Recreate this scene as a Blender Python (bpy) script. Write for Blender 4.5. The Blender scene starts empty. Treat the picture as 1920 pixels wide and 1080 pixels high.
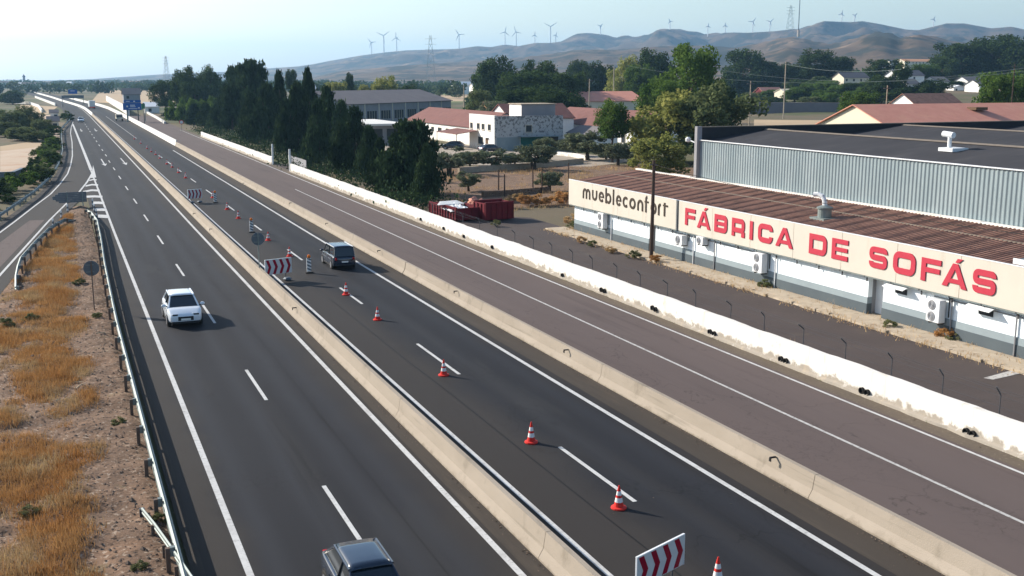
import bpy, math, random
import numpy as np
from mathutils import Vector, Matrix, noise as mnoise
R = math.radians
SC = bpy.context.scene
COL = SC.collection
# ------------------------------------------------------------------ camera
F, H, CX, CY, VP = 2050.0, 13.1, 960, 540, (97, 148)       # focal length in px of a 1920 px frame, camera height in m
PH = math.atan((CY - VP[1]) / F); cP, sP = math.cos(PH), math.sin(PH)
YAW = math.atan2(CX - VP[0], F * cP + (CY - VP[1]) * sP)
cam = bpy.data.cameras.new('camera'); cam.sensor_width = 36; cam.lens = 36 * F / 1920
cam.clip_start = 0.5; cam.clip_end = 60000
camo = bpy.data.objects.new('camera', cam); COL.objects.link(camo)
camo.location = (0, 0, H); camo.rotation_euler = (math.pi / 2 - PH, 0, -YAW)
SC.camera = camo
# ------------------------------------------------------------------ sky and sun
HAZE = 0.000088
SUN_EL, SUN_AZ = R(27), R(-38)          # azimuth clockwise from +Y (the road ahead)
w = bpy.data.worlds.new('World'); SC.world = w; w.use_nodes = True
nt = w.node_tree; nt.nodes.clear()
sky = nt.nodes.new('ShaderNodeTexSky'); sky.sky_type = 'NISHITA'; sky.sun_disc = False
sky.sun_elevation = SUN_EL; sky.sun_rotation = SUN_AZ; sky.altitude = 200
sky.air_density = 1.15; sky.dust_density = 1.5; sky.ozone_density = 2.2
bg = nt.nodes.new('ShaderNodeBackground'); bg.inputs['Strength'].default_value = 0.10
out = nt.nodes.new('ShaderNodeOutputWorld')
nt.links.new(sky.outputs[0], bg.inputs[0]); nt.links.new(bg.outputs[0], out.inputs[0])
sl = bpy.data.lights.new('sun', 'SUN'); sl.energy = 4.6; sl.angle = R(0.5); sl.color = (1.0, 0.92, 0.81)
so = bpy.data.objects.new('sun', sl); COL.objects.link(so); so.location = (0, 0, 500)
sd = Vector((math.sin(SUN_AZ) * math.cos(SUN_EL), math.cos(SUN_AZ) * math.cos(SUN_EL), math.sin(SUN_EL)))
so.rotation_euler = (-sd).to_track_quat('-Z', 'Y').to_euler()
vs = SC.view_settings; vs.view_transform = 'Standard'; vs.look = 'None'; vs.exposure = 0.95; vs.gamma = 1.0
vs.use_curve_mapping = False
try:
    SC.cycles.volume_bounces = 0; SC.cycles.max_bounces = 5; SC.cycles.use_denoising = True
    SC.cycles.transparent_max_bounces = 8
except Exception: pass
# ------------------------------------------------------------------ survey helpers: photo point -> place in the world
RX, RY = (math.cos(YAW), -math.sin(YAW)), (math.sin(YAW), math.cos(YAW))
def ray(u, v):
    x, y = u - CX, CY - v
    up = y * cP - F * sP; fw = y * sP + F * cP
    return (RX[0] * x + RY[0] * fw, RX[1] * x + RY[1] * fw, up)
def G(u, v, z=0.0):
    d = ray(u, v); t = (z - H) / d[2]; return Vector((d[0] * t, d[1] * t, z))
def onX(u, v, X):
    d = ray(u, v); t = X / d[0]; return Vector((X, d[1] * t, H + d[2] * t))
def onY(u, v, Y):
    d = ray(u, v); t = Y / d[1]; return Vector((d[0] * t, Y, H + d[2] * t))
def atD(u, v, dist):
    d = ray(u, v); t = dist / math.hypot(d[0], d[1]); return Vector((d[0] * t, d[1] * t, H + d[2] * t))
XO = ([0, 100, 200, 330, 440, 520, 570, 610, 714, 843, 1000, 1300], [0, 0.05, .35, .6, .8, .5, -.8, -2.4, -7.4, -12.4, -20, -36])
def xo(y): return float(np.interp(y, XO[0], XO[1]))
def ysteps(y0, y1):
    ys = [y0]
    for s in list(range(100, 1300, 20)):
        if y0 < s < y1: ys.append(s)
    ys.append(y1); return ys
def gz(x, y):
    """height of the ground: level, but rising gently towards the farmhouses at the right"""
    d = math.hypot(x, y); a = math.atan2(x, y); t = min(1, max(0, (d - 370) / 290)); s = min(1, max(0, (a - R(34)) / R(4)))
    return 9.5 * t * t * (3 - 2 * t) * s * s * (3 - 2 * s)
# ------------------------------------------------------------------ object helpers
def tag(o, label=None, cat=None, group=None, kind=None):
    if label: o['label'] = label
    if cat: o['category'] = cat
    if group: o['group'] = group
    if kind: o['kind'] = kind
    return o
def thing(name, label, cat, loc=(0, 0, 0), rz=0.0, group=None):
    o = bpy.data.objects.new(name, None); COL.objects.link(o); o.empty_display_size = .3
    o.location = loc; o.rotation_euler = (0, 0, rz)
    return tag(o, label, cat, group)
def copy_tree(o, parent=None):
    c = o.copy(); COL.objects.link(c); c.parent = parent
    for ch in list(o.children): copy_tree(ch, c)
    return c
class MB:
    def __init__(s): s.v, s.f = [], []
    def add(s, vs_, fs):
        n = len(s.v); s.v += [tuple(p) for p in vs_]; s.f += [tuple(i + n for i in f) for f in fs]; return s
    def box(s, x0, x1, y0, y1, z0, z1):
        return s.add([(x0, y0, z0), (x1, y0, z0), (x1, y1, z0), (x0, y1, z0), (x0, y0, z1), (x1, y0, z1), (x1, y1, z1), (x0, y1, z1)],
                     [(3, 2, 1, 0), (4, 5, 6, 7), (0, 1, 5, 4), (1, 2, 6, 5), (2, 3, 7, 6), (3, 0, 4, 7)])
    def prism(s, poly, z0, z1):                # polygon in xy, anticlockwise
        n = len(poly)
        return s.add([(p[0], p[1], z0) for p in poly] + [(p[0], p[1], z1) for p in poly],
                     [tuple(range(n - 1, -1, -1)), tuple(range(n, 2 * n))] + [(i, (i + 1) % n, n + (i + 1) % n, n + i) for i in range(n)])
    def sheet(s, poly, z): return s.add([(p[0], p[1], z) for p in poly], [tuple(range(len(poly)))])
    def cyl(s, p0, p1, r0, r1=None, n=8, cap=True):
        r1 = r0 if r1 is None else r1
        p0, p1 = Vector(p0), Vector(p1); d = (p1 - p0).normalized()
        a = d.orthogonal().normalized(); b = d.cross(a)
        vs_ = []
        for p, r in ((p0, r0), (p1, r1)):
            for k in range(n):
                t = 2 * math.pi * k / n; vs_.append(p + a * (r * math.cos(t)) + b * (r * math.sin(t)))
        fs = [(k, (k + 1) % n, n + (k + 1) % n, n + k) for k in range(n)]
        if cap: fs += [tuple(range(n - 1, -1, -1)), tuple(range(n, 2 * n))]
        return s.add(vs_, fs)
    def tube(s, pts, r, n=6):
        for a, b in zip(pts[:-1], pts[1:]): s.cyl(a, b, r, r, n)
        return s
    def lathe(s, prof, n=16, c=(0, 0, 0), axis='z', cap=True):
        vs_ = []
        for r, z in prof:
            for k in range(n):
                t = 2 * math.pi * k / n; x, y = r * math.cos(t), r * math.sin(t)
                vs_.append((c[0] + x, c[1] + y, c[2] + z) if axis == 'z' else (c[0] + z, c[1] + x, c[2] + y))
        m = len(prof)
        fs = [(i * n + k, i * n + (k + 1) % n, (i + 1) * n + (k + 1) % n, (i + 1) * n + k) for i in range(m - 1) for k in range(n)]
        if cap: fs += [tuple(range(n - 1, -1, -1)), tuple(range((m - 1) * n, m * n))]
        return s.add(vs_, fs)
    def sweep(s, prof, path, cap=True):        # prof: closed list of (side, z); path: list of (x, y, z)
        P = [Vector(p) for p in path]; m = len(prof); vs_ = []
        for i, p in enumerate(P):
            d = (P[min(i + 1, len(P) - 1)] - P[max(i - 1, 0)]); d.z = 0; d.normalize()
            nrm = Vector((d.y, -d.x, 0))
            for a, z in prof: vs_.append(p + nrm * a + Vector((0, 0, z)))
        fs = [(i * m + k, i * m + (k + 1) % m, (i + 1) * m + (k + 1) % m, (i + 1) * m + k) for i in range(len(P) - 1) for k in range(m)]
        if cap: fs += [tuple(range(m - 1, -1, -1)), tuple(range((len(P) - 1) * m, len(P) * m))]
        return s.add(vs_, fs)
    def strip(s, path, a, b, z):               # flat ribbon between side offsets a..b of a path
        P = [Vector((p[0], p[1], 0)) for p in path]; vs_ = []
        for i, p in enumerate(P):
            d = (P[min(i + 1, len(P) - 1)] - P[max(i - 1, 0)]).normalized(); nrm = Vector((d.y, -d.x, 0))
            vs_ += [(p + nrm * a) + Vector((0, 0, z)), (p + nrm * b) + Vector((0, 0, z))]
        return s.add(vs_, [(2 * i, 2 * i + 1, 2 * i + 3, 2 * i + 2) for i in range(len(P) - 1)])
    def build(s, name, mat, parent=None, smooth=False, world=False, bevel=0):
        off = Vector((0, 0, 0)); q = parent
        while world and q: off += Vector(q.location); q = q.parent
        me = bpy.data.meshes.new(name)
        me.from_pydata([(p[0] - off.x, p[1] - off.y, p[2] - off.z) for p in s.v], [], s.f)
        me.update()
        if smooth: me.shade_smooth()
        me.materials.append(mat)
        o = bpy.data.objects.new(name, me); COL.objects.link(o)
        if parent: o.parent = parent
        if bevel:
            m = o.modifiers.new('bevel', 'BEVEL'); m.width = bevel; m.segments = 2; m.limit_method = 'ANGLE'
        return o
def bx(name, mat, parent, x0, x1, y0, y1, z0, z1, world=False, bevel=0):
    return MB().box(x0, x1, y0, y1, z0, z1).build(name, mat, parent, world=world, bevel=bevel)
# ------------------------------------------------------------------ materials
MT = {}
def mat(name, c, c2=None, scale=3.0, rough=.8, bump=0.0, bscale=None, metal=0.0, stretch=(1, 1, 1), obj=False, rand=0.0, detail=6, contrast=.5, spec=.10):
    m = bpy.data.materials.new(name); m.use_nodes = True; MT[name] = m
    n = m.node_tree; b = n.nodes['Principled BSDF']
    b.inputs['Roughness'].default_value = rough; b.inputs['Metallic'].default_value = metal
    b.inputs['Specular IOR Level'].default_value = spec
    b.inputs['Base Color'].default_value = (*c, 1)
    if obj: pos = n.nodes.new('ShaderNodeTexCoord').outputs['Object']
    else: pos = n.nodes.new('ShaderNodeNewGeometry').outputs['Position']
    mp = n.nodes.new('ShaderNodeMapping'); mp.inputs['Scale'].default_value = stretch; n.links.new(pos, mp.inputs[0])
    col = None
    if c2 is not None:
        nz = n.nodes.new('ShaderNodeTexNoise'); nz.inputs['Scale'].default_value = scale; nz.inputs['Detail'].default_value = detail
        nz.inputs['Roughness'].default_value = .62
        n.links.new(mp.outputs[0], nz.inputs[0])
        r = n.nodes.new('ShaderNodeMapRange'); r.inputs[1].default_value = .5 - contrast * .5; r.inputs[2].default_value = .5 + contrast * .5
        n.links.new(nz.outputs[0], r.inputs[0])
        mx = n.nodes.new('ShaderNodeMix'); mx.data_type = 'RGBA'
        mx.inputs[6].default_value = (*c, 1); mx.inputs[7].default_value = (*c2, 1)
        n.links.new(r.outputs[0], mx.inputs[0]); col = mx.outputs[2]
    if rand and col:
        oi = n.nodes.new('ShaderNodeObjectInfo'); hs = n.nodes.new('ShaderNodeHueSaturation')
        r = n.nodes.new('ShaderNodeMapRange'); r.inputs[3].default_value = 1 - rand; r.inputs[4].default_value = 1 + rand
        n.links.new(oi.outputs['Random'], r.inputs[0]); n.links.new(r.outputs[0], hs.inputs['Value'])
        n.links.new(col, hs.inputs['Color']); col = hs.outputs[0]
    if col: n.links.new(col, b.inputs['Base Color'])
    m['_col'] = 1
    if bump:
        nb = n.nodes.new('ShaderNodeTexNoise'); nb.inputs['Scale'].default_value = bscale or scale * 4; nb.inputs['Detail'].default_value = 4
        n.links.new(pos, nb.inputs[0])
        bp = n.nodes.new('ShaderNodeBump'); bp.inputs['Strength'].default_value = bump; bp.inputs['Distance'].default_value = .03
        n.links.new(nb.outputs[0], bp.inputs['Height']); n.links.new(bp.outputs[0], b.inputs['Normal'])
    return m
def layer(m, c, scale=1.0, lo=.55, hi=.62, stretch=(1, 1, 1), amount=1.0, kind='noise', zlo=None, zhi=None, detail=5, obj=False, seed=0.0, mask=None):
    """lay another colour over a material where a noise mask (optionally fading with height) is high"""
    n = m.node_tree; b = n.nodes['Principled BSDF']; inp = b.inputs['Base Color']
    pos = n.nodes.new('ShaderNodeTexCoord').outputs['Object'] if obj else n.nodes.new('ShaderNodeNewGeometry').outputs['Position']
    mp = n.nodes.new('ShaderNodeMapping'); mp.inputs['Scale'].default_value = stretch; mp.inputs['Location'].default_value = (seed, seed * .7, 0)
    n.links.new(pos, mp.inputs[0])
    if kind == 'crack':
        t = n.nodes.new('ShaderNodeTexVoronoi'); t.feature = 'DISTANCE_TO_EDGE'; t.inputs['Scale'].default_value = scale
        wn = n.nodes.new('ShaderNodeTexNoise'); wn.inputs['Scale'].default_value = scale * 2.5; wn.inputs['Detail'].default_value = 5
        n.links.new(mp.outputs[0], wn.inputs[0])
        ad = n.nodes.new('ShaderNodeVectorMath'); ad.operation = 'MULTIPLY_ADD'; ad.inputs[1].default_value = (.9 / scale,) * 3
        n.links.new(wn.outputs['Color'], ad.inputs[0]); n.links.new(mp.outputs[0], ad.inputs[2]); n.links.new(ad.outputs[0], t.inputs[0])
        src = t.outputs[0]
    else:
        t = n.nodes.new('ShaderNodeTexNoise'); t.inputs['Scale'].default_value = scale; t.inputs['Detail'].default_value = detail
        t.inputs['Roughness'].default_value = .65
        n.links.new(mp.outputs[0], t.inputs[0]); src = t.outputs[0]
    if zlo is not None:
        sp = n.nodes.new('ShaderNodeSeparateXYZ'); n.links.new(pos, sp.inputs[0])
        zr = n.nodes.new('ShaderNodeMapRange'); zr.inputs[1].default_value = zlo; zr.inputs[2].default_value = zhi
        zr.inputs[3].default_value = .25; zr.inputs[4].default_value = -.25
        n.links.new(sp.outputs[2], zr.inputs[0])
        a2 = n.nodes.new('ShaderNodeMath'); a2.operation = 'ADD'; n.links.new(src, a2.inputs[0]); n.links.new(zr.outputs[0], a2.inputs[1]); src = a2.outputs[0]
    r = n.nodes.new('ShaderNodeMapRange'); r.inputs[1].default_value = lo; r.inputs[2].default_value = hi; r.inputs[4].default_value = amount
    if kind == 'crack': r.inputs[3].default_value = amount; r.inputs[4].default_value = 0
    n.links.new(src, r.inputs[0])
    fac_ = r.outputs[0]
    if mask:                                   # (scale, lo, hi): only in patches
        mt = n.nodes.new('ShaderNodeTexNoise'); mt.inputs['Scale'].default_value = mask[0]; n.links.new(pos, mt.inputs[0])
        r2 = n.nodes.new('ShaderNodeMapRange'); r2.inputs[1].default_value = mask[1]; r2.inputs[2].default_value = mask[2]; n.links.new(mt.outputs[0], r2.inputs[0])
        mm = n.nodes.new('ShaderNodeMath'); mm.operation = 'MULTIPLY'; n.links.new(fac_, mm.inputs[0]); n.links.new(r2.outputs[0], mm.inputs[1]); fac_ = mm.outputs[0]
    mx = n.nodes.new('ShaderNodeMix'); mx.data_type = 'RGBA'; mx.inputs[7].default_value = (*c, 1)
    if inp.is_linked: n.links.new(inp.links[0].from_socket, mx.inputs[6])
    else: mx.inputs[6].default_value = inp.default_value
    n.links.new(fac_, mx.inputs[0]); n.links.new(mx.outputs[2], inp)
    return m
mat('tar', (.008, .008, .008), (.014, .014, .014), 3, .6)
mat('asphalt', (.0125, .0132, .0165), (.0185, .0195, .0235), .35, .75, .25, 60, stretch=(1, .12, 1))
layer(MT['asphalt'], (.036, .035, .035), 90, .56, .66, amount=.6)
layer(MT['asphalt'], (.031, .028, .025), .22, .52, .75, stretch=(2.2, .05, 1), amount=.7)
layer(MT['asphalt'], (.007, .007, .0075), .5, .58, .70, stretch=(3, .10, 1), amount=.6, seed=13)
layer(MT['asphalt'], (.034, .0335, .033), .10, .56, .60, stretch=(1.6, .25, 1), amount=.35, seed=31)
layer(MT['asphalt'], (.006, .006, .006), 1.1, .66, .72, amount=.6, seed=17, stretch=(1, .4, 1))
layer(MT['asphalt'], (.005, .005, .005), 2.4, 0, .035, kind='crack', amount=.8, mask=(.16, .58, .64), seed=2)
layer(MT['asphalt'], (.006, .006, .006), .09, .0, .0035, kind='crack', amount=.7, stretch=(1, .5, 1))
def xlayer(m, c, X, A, jit=2.4):
    """wear that runs along the lanes: colour c blended by a profile across the road (X positions, A amounts)"""
    n = m.node_tree; b = n.nodes['Principled BSDF']; inp = b.inputs['Base Color']
    g = n.nodes.new('ShaderNodeNewGeometry'); sp = n.nodes.new('ShaderNodeSeparateXYZ'); n.links.new(g.outputs['Position'], sp.inputs[0])
    nz = n.nodes.new('ShaderNodeTexNoise'); nz.inputs['Scale'].default_value = .25; nz.inputs['Detail'].default_value = 6; n.links.new(g.outputs['Position'], nz.inputs[0])
    ma = n.nodes.new('ShaderNodeMath'); ma.operation = 'MULTIPLY_ADD'; ma.inputs[1].default_value = jit; n.links.new(nz.outputs[0], ma.inputs[0]); n.links.new(sp.outputs[0], ma.inputs[2])
    mr = n.nodes.new('ShaderNodeMapRange'); mr.inputs[1].default_value = X[0] + jit / 2; mr.inputs[2].default_value = X[-1] + jit / 2; n.links.new(ma.outputs[0], mr.inputs[0])
    cr = n.nodes.new('ShaderNodeValToRGB'); e = cr.color_ramp.elements
    for i, (x, a) in enumerate(zip(X, A)):
        p = (x - X[0]) / (X[-1] - X[0]); el = e[i] if i < 2 else e.new(p); el.position = p; el.color = (a, a, a, 1)
    n.links.new(mr.outputs[0], cr.inputs[0])
    mx = n.nodes.new('ShaderNodeMix'); mx.data_type = 'RGBA'; mx.inputs[7].default_value = (*c, 1)
    n.links.new(inp.links[0].from_socket, mx.inputs[6]); n.links.new(cr.outputs[0], mx.inputs[0]); n.links.new(mx.outputs[2], inp)
xlayer(MT['asphalt'], (.041, .035, .030), [2.4, 3.6, 4.6, 9.3, 11, 12.5, 14.8, 16.3, 18.8, 20.4, 21.4], [.8, .7, .05, .1, .75, .75, .65, .05, .0, .6, .8])
xlayer(MT['asphalt'], (.030, .032, .038), [4.2, 4.75, 5.3, 6.0, 6.55, 7.1, 7.7, 8.3, 8.9, 9.5, 10.1, 16.4, 17.0, 17.6, 18.2, 18.8, 19.3], [0, .5, 0, 0, .5, 0, 0, .5, 0, .45, 0, 0, .35, 0, 0, .35, 0], .5)
mat('shoulder', (.062, .052, .043), (.044, .038, .033), .6, .85, .3, 50, stretch=(1, .15, 1))
layer(MT['shoulder'], (.075, .064, .052), 60, .56, .68, amount=.6)
layer(MT['shoulder'], (.095, .076, .058), .7, .55, .75, stretch=(2, .2, 1), amount=.5)
mat('service_asphalt', (.092, .072, .067), (.115, .090, .083), .3, .85, .3, 50, stretch=(1, .12, 1))
layer(MT['service_asphalt'], (.135, .108, .098), 70, .56, .68, amount=.6)
layer(MT['service_asphalt'], (.064, .051, .049), .5, .55, .72, stretch=(2.5, .07, 1), amount=.6, seed=5)
layer(MT['service_asphalt'], (.022, .019, .018), 1.6, 0, .03, kind='crack', amount=.35, mask=(.14, .57, .66), seed=6)
layer(MT['service_asphalt'], (.028, .024, .023), .16, .0, .0045, kind='crack', amount=.45, stretch=(1, .6, 1), seed=3)
mat('yard_asphalt', (.078, .063, .058), (.060, .049, .046), .25, .85, .3, 40)
layer(MT['yard_asphalt'], (.10, .083, .066), .5, .58, .74, amount=.6, seed=4)
layer(MT['yard_asphalt'], (.12, .11, .10), 50, .57, .7, amount=.5)
layer(MT['yard_asphalt'], (.04, .035, .033), .12, 0, .004, kind='crack', amount=.5)
mat('paint', (.54, .54, .525), (.42, .42, .41), 4, .7)
layer(MT['paint'], (.14, .135, .13), 6, .55, .70, amount=.7)
layer(MT['paint'], (.25, .24, .23), .6, .5, .7, amount=.5, seed=4)
mat('paint_worn', (.50, .49, .46), (.34, .33, .32), 3, .75)
layer(MT['paint_worn'], (.14, .125, .12), 7, .52, .66, amount=.85)
mat('concrete', (.265, .226, .180), (.325, .280, .228), .9, .9, .35, 25, stretch=(1, .4, 1))
layer(MT['concrete'], (.17, .148, .115), 1.1, .60, .68, stretch=(1, .12, 4), amount=.5, seed=44)
layer(MT['concrete'], (.17, .145, .11), 1.6, .58, .74, stretch=(1, .5, .35), amount=.7)
layer(MT['concrete'], (.20, .165, .125), 2.2, .62, .82, zlo=.0, zhi=.35, amount=.8, seed=9)
mat('new_concrete', (.55, .54, .51), (.64, .63, .60), 1.0, .85, .2, 25)
layer(MT['new_concrete'], (.42, .40, .37), 2, .6, .75, amount=.6)
mat('whitewash', (.68, .66, .62), (.60, .575, .53), .7, .9, .3, 20)
layer(MT['whitewash'], (.27, .235, .19), 2.0, .53, .66, zlo=.1, zhi=.72, amount=.9, detail=9)
layer(MT['whitewash'], (.42, .37, .29), 1.0, .62, .70, amount=.65, detail=9, seed=6)
layer(MT['whitewash'], (.50, .40, .28), 1.6, .56, .72, stretch=(1, 1, .2), amount=.5, seed=15)
mat('white_metal', (.72, .73, .73), (.62, .63, .64), 2, .45)
mat('galvanised', (.22, .25, .24), (.165, .195, .19), 3, .5, metal=.3)
layer(MT['galvanised'], (.30, .28, .25), 2, .62, .75, amount=.5)
mat('steel_dark', (.10, .10, .105), (.07, .07, .075), 4, .6)
mat('sign_back', (.10, .12, .14), (.14, .16, .18), 3, .5, metal=.3)
mat('rusty_post', (.17, .115, .085), (.10, .08, .07), 8, .8)
mat('black_plastic', (.022, .022, .024), None, rough=.6)
mat('rubber', (.028, .027, .026), (.04, .038, .036), 6, .85)
mat('cone_red', (.62, .040, .030), (.52, .035, .028), 6, .55, obj=True)
mat('reflective', (.74, .74, .72), (.62, .62, .61), 8, .45)
mat('sign_red', (.28, .004, .022), (.23, .004, .02), 6, .4)
mat('sign_white', (.55, .57, .57), (.48, .50, .50), 3, .4)
mat('sign_blue', (.012, .09, .33), (.015, .10, .36), 3, .4)
mat('sign_green', (.02, .20, .08), None, rough=.4)
mat('amber', (.75, .20, .02), (.6, .14, .02), 9, .25)
mat('glass', (.012, .018, .024), None, rough=.06, spec=.6)
mat('window_dark', (.03, .035, .04), (.05, .055, .06), 3, .2)
mat('plaster', (.80, .79, .76), (.72, .70, .66), .6, .9, .15, 20)
layer(MT['plaster'], (.52, .47, .40), 1.5, .64, .74, zlo=.0, zhi=2.0, amount=.7)
mat('blue_plaster', (.80, .85, .87), (.74, .80, .83), .4, .85)
layer(MT['blue_plaster'], (.55, .56, .55), 1.5, .57, .72, stretch=(1, 1, .25), amount=.5)
layer(MT['blue_plaster'], (.42, .38, .33), 2.2, .64, .74, stretch=(1, 1.3, .12), amount=.5, seed=3)
mat('skirting_grey', (.26, .31, .33), (.22, .26, .28), .7, .9)
mat('skirting_dark', (.075, .092, .105), (.095, .115, .125), .6, .9)
layer(MT['skirting_dark'], (.20, .17, .14), 1.5, .62, .75, amount=.6)
mat('sign_cream', (.56, .51, .435), (.50, .46, .395), .5, .7)
layer(MT['sign_cream'], (.40, .34, .26), 1.1, .58, .78, stretch=(1, 1, .2), amount=.6)
layer(MT['sign_cream'], (.30, .21, .13), 2.6, .66, .76, stretch=(1, 1.6, .10), amount=.55, seed=12)
mat('letter_red', (.46, .045, .070), (.40, .038, .060), 2, .55)
mat('letter_dark', (.045, .033, .024), (.06, .045, .035), 3, .6)
mat('tile_brown', (.22, .120, .088), (.34, .19, .14), 1.1, .9, .3, 14)
layer(MT['tile_brown'], (.27, .16, .12), 3.0, .58, .7, amount=.75, detail=8)
layer(MT['tile_brown'], (.085, .058, .048), .6, .54, .70, amount=.6, seed=7)
mat('tile_maroon', (.15, .072, .064), (.20, .10, .085), .8, .9, .3, 8)
layer(MT['tile_maroon'], (.10, .06, .055), .6, .55, .7, amount=.5)
mat('tile_pink', (.58, .27, .20), (.50, .22, .16), .7, .9, .2, 6)
layer(MT['tile_pink'], (.58, .30, .20), .4, .5, .7, amount=.6)
mat('tile_orange', (.50, .24, .13), (.56, .30, .17), .8, .9)
mat('fibre_cement', (.034, .034, .038), (.050, .049, .053), .25, .9, .2, 10)
layer(MT['fibre_cement'], (.080, .077, .078), .35, .52, .75, stretch=(.5, 1.6, 1), amount=.6, seed=2)
layer(MT['fibre_cement'], (.035, .036, .04), .5, .56, .7, stretch=(1.5, .4, 1), amount=.6, seed=8)
mat('ridge_cap', (.20, .17, .14), (.14, .12, .10), 2, .9)
mat('sheet_steel', (.24, .29, .305), (.195, .245, .265), .35, .5, metal=.15)
layer(MT['sheet_steel'], (.32, .37, .38), .3, .5, .7, stretch=(1, 1, .4), amount=.6)
layer(MT['sheet_steel'], (.25, .24, .22), 2.2, .64, .76, stretch=(1, 3, .2), amount=.5)
mat('grey_wall', (.28, .28, .29), (.22, .22, .23), .4, .9)
mat('grey_roof', (.13, .12, .125), (.17, .155, .155), .25, .9)
mat('cream_wall', (.66, .60, .47), (.58, .53, .42), .3, .9)
mat('stone_wall', (.36, .36, .36), (.44, .44, .43), 1.0, .95, .5, 8)
layer(MT['stone_wall'], (.11, .11, .115), 1.9, .50, .57, amount=.9, detail=10, zlo=-2.5, zhi=10.5, seed=21)
layer(MT['stone_wall'], (.16, .15, .14), 3.2, .60, .63, amount=.8, detail=9, seed=3)
for nd in MT['stone_wall'].node_tree.nodes:      # plaster has come off mostly high on the wall
    if nd.type == 'MAP_RANGE' and abs(nd.inputs[3].default_value - .25) < 1e-6: nd.inputs[3].default_value, nd.inputs[4].default_value = -.16, .12
mat('green_paint', (.015, .10, .09), (.02, .13, .11), 2, .5)
mat('container_red', (.15, .014, .022), (.10, .012, .018), 1.4, .65)
layer(MT['container_red'], (.10, .045, .03), 2.5, .6, .7, amount=.7)
mat('tarp', (.72, .73, .72), (.55, .57, .58), 2.2, .6, .4, 5)
mat('wood', (.16, .10, .06), (.10, .065, .04), 3, .85, .3, 20)
mat('pole_wood', (.060, .042, .034), (.09, .062, .05), 4, .9, .3, 15, stretch=(4, 4, .5))
mat('dead_wood', (.55, .44, .30), (.42, .32, .20), 6, .9)
mat('bark', (.10, .075, .055), (.06, .048, .038), 5, .95, .5, 12, obj=True)
mat('soil', (.20, .130, .088), (.115, .076, .053), .9, 1, 1.0, 9)
layer(MT['soil'], (.26, .155, .095), .35, .50, .68, amount=.7, seed=3)
layer(MT['soil'], (.32, .25, .19), 6, .57, .62, amount=.95, detail=8)
layer(MT['soil'], (.030, .022, .018), 4.5, .54, .64, amount=.9, seed=4, detail=8)
layer(MT['soil'], (.14, .14, .07), .5, .62, .74, amount=.5, seed=11)
mat('ground', (.15, .115, .08), (.105, .092, .06), .05, 1, .6, 3)
layer(MT['ground'], (.24, .17, .105), .03, .54, .66, amount=.7, seed=40)
layer(MT['ground'], (.065, .08, .035), .010, .44, .56, amount=.85, seed=70)
layer(MT['ground'], (.11, .08, .055), .6, .58, .7, amount=.6)
layer(MT['ground'], (.33, .26, .19), 1.4, .62, .72, amount=.5, seed=9)
mat('dirt_track', (.40, .30, .22), (.46, .37, .28), .2, 1, .3, 4)
layer(MT['dirt_track'], (.36, .22, .14), .12, .52, .66, amount=.7)
mat('pale_gravel', (.36, .31, .25), (.28, .24, .20), .5, 1, .5, 8)
layer(MT['pale_gravel'], (.16, .13, .10), 2.5, .6, .72, amount=.6)
mat('dirt_strip', (.135, .108, .082), (.095, .078, .062), .8, .95, .4, 30, stretch=(1, .3, 1))
layer(MT['dirt_strip'], (.20, .165, .13), 8, .57, .66, amount=.7)
mat('kerb_stone', (.44, .37, .28), (.32, .265, .20), 1.6, .95, .5, 16)
layer(MT['kerb_stone'], (.17, .13, .09), 2.2, .58, .66, amount=.8, detail=9)
mat('field_green', (.10, .135, .05), (.15, .17, .07), .02, 1, stretch=(1, .3, 1))
mat('field_tan', (.42, .32, .21), (.34, .25, .16), .03, 1)
mat('hill', (.115, .078, .050), (.072, .052, .035), .004, 1)
layer(MT['hill'], (.27, .185, .12), .006, .54, .68, amount=.8, seed=300)
layer(MT['hill'], (.020, .024, .018), .010, .48, .54, amount=.85, seed=900, detail=9)
layer(MT['hill'], (.05, .045, .03), .03, .54, .66, amount=.6, detail=7)
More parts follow.
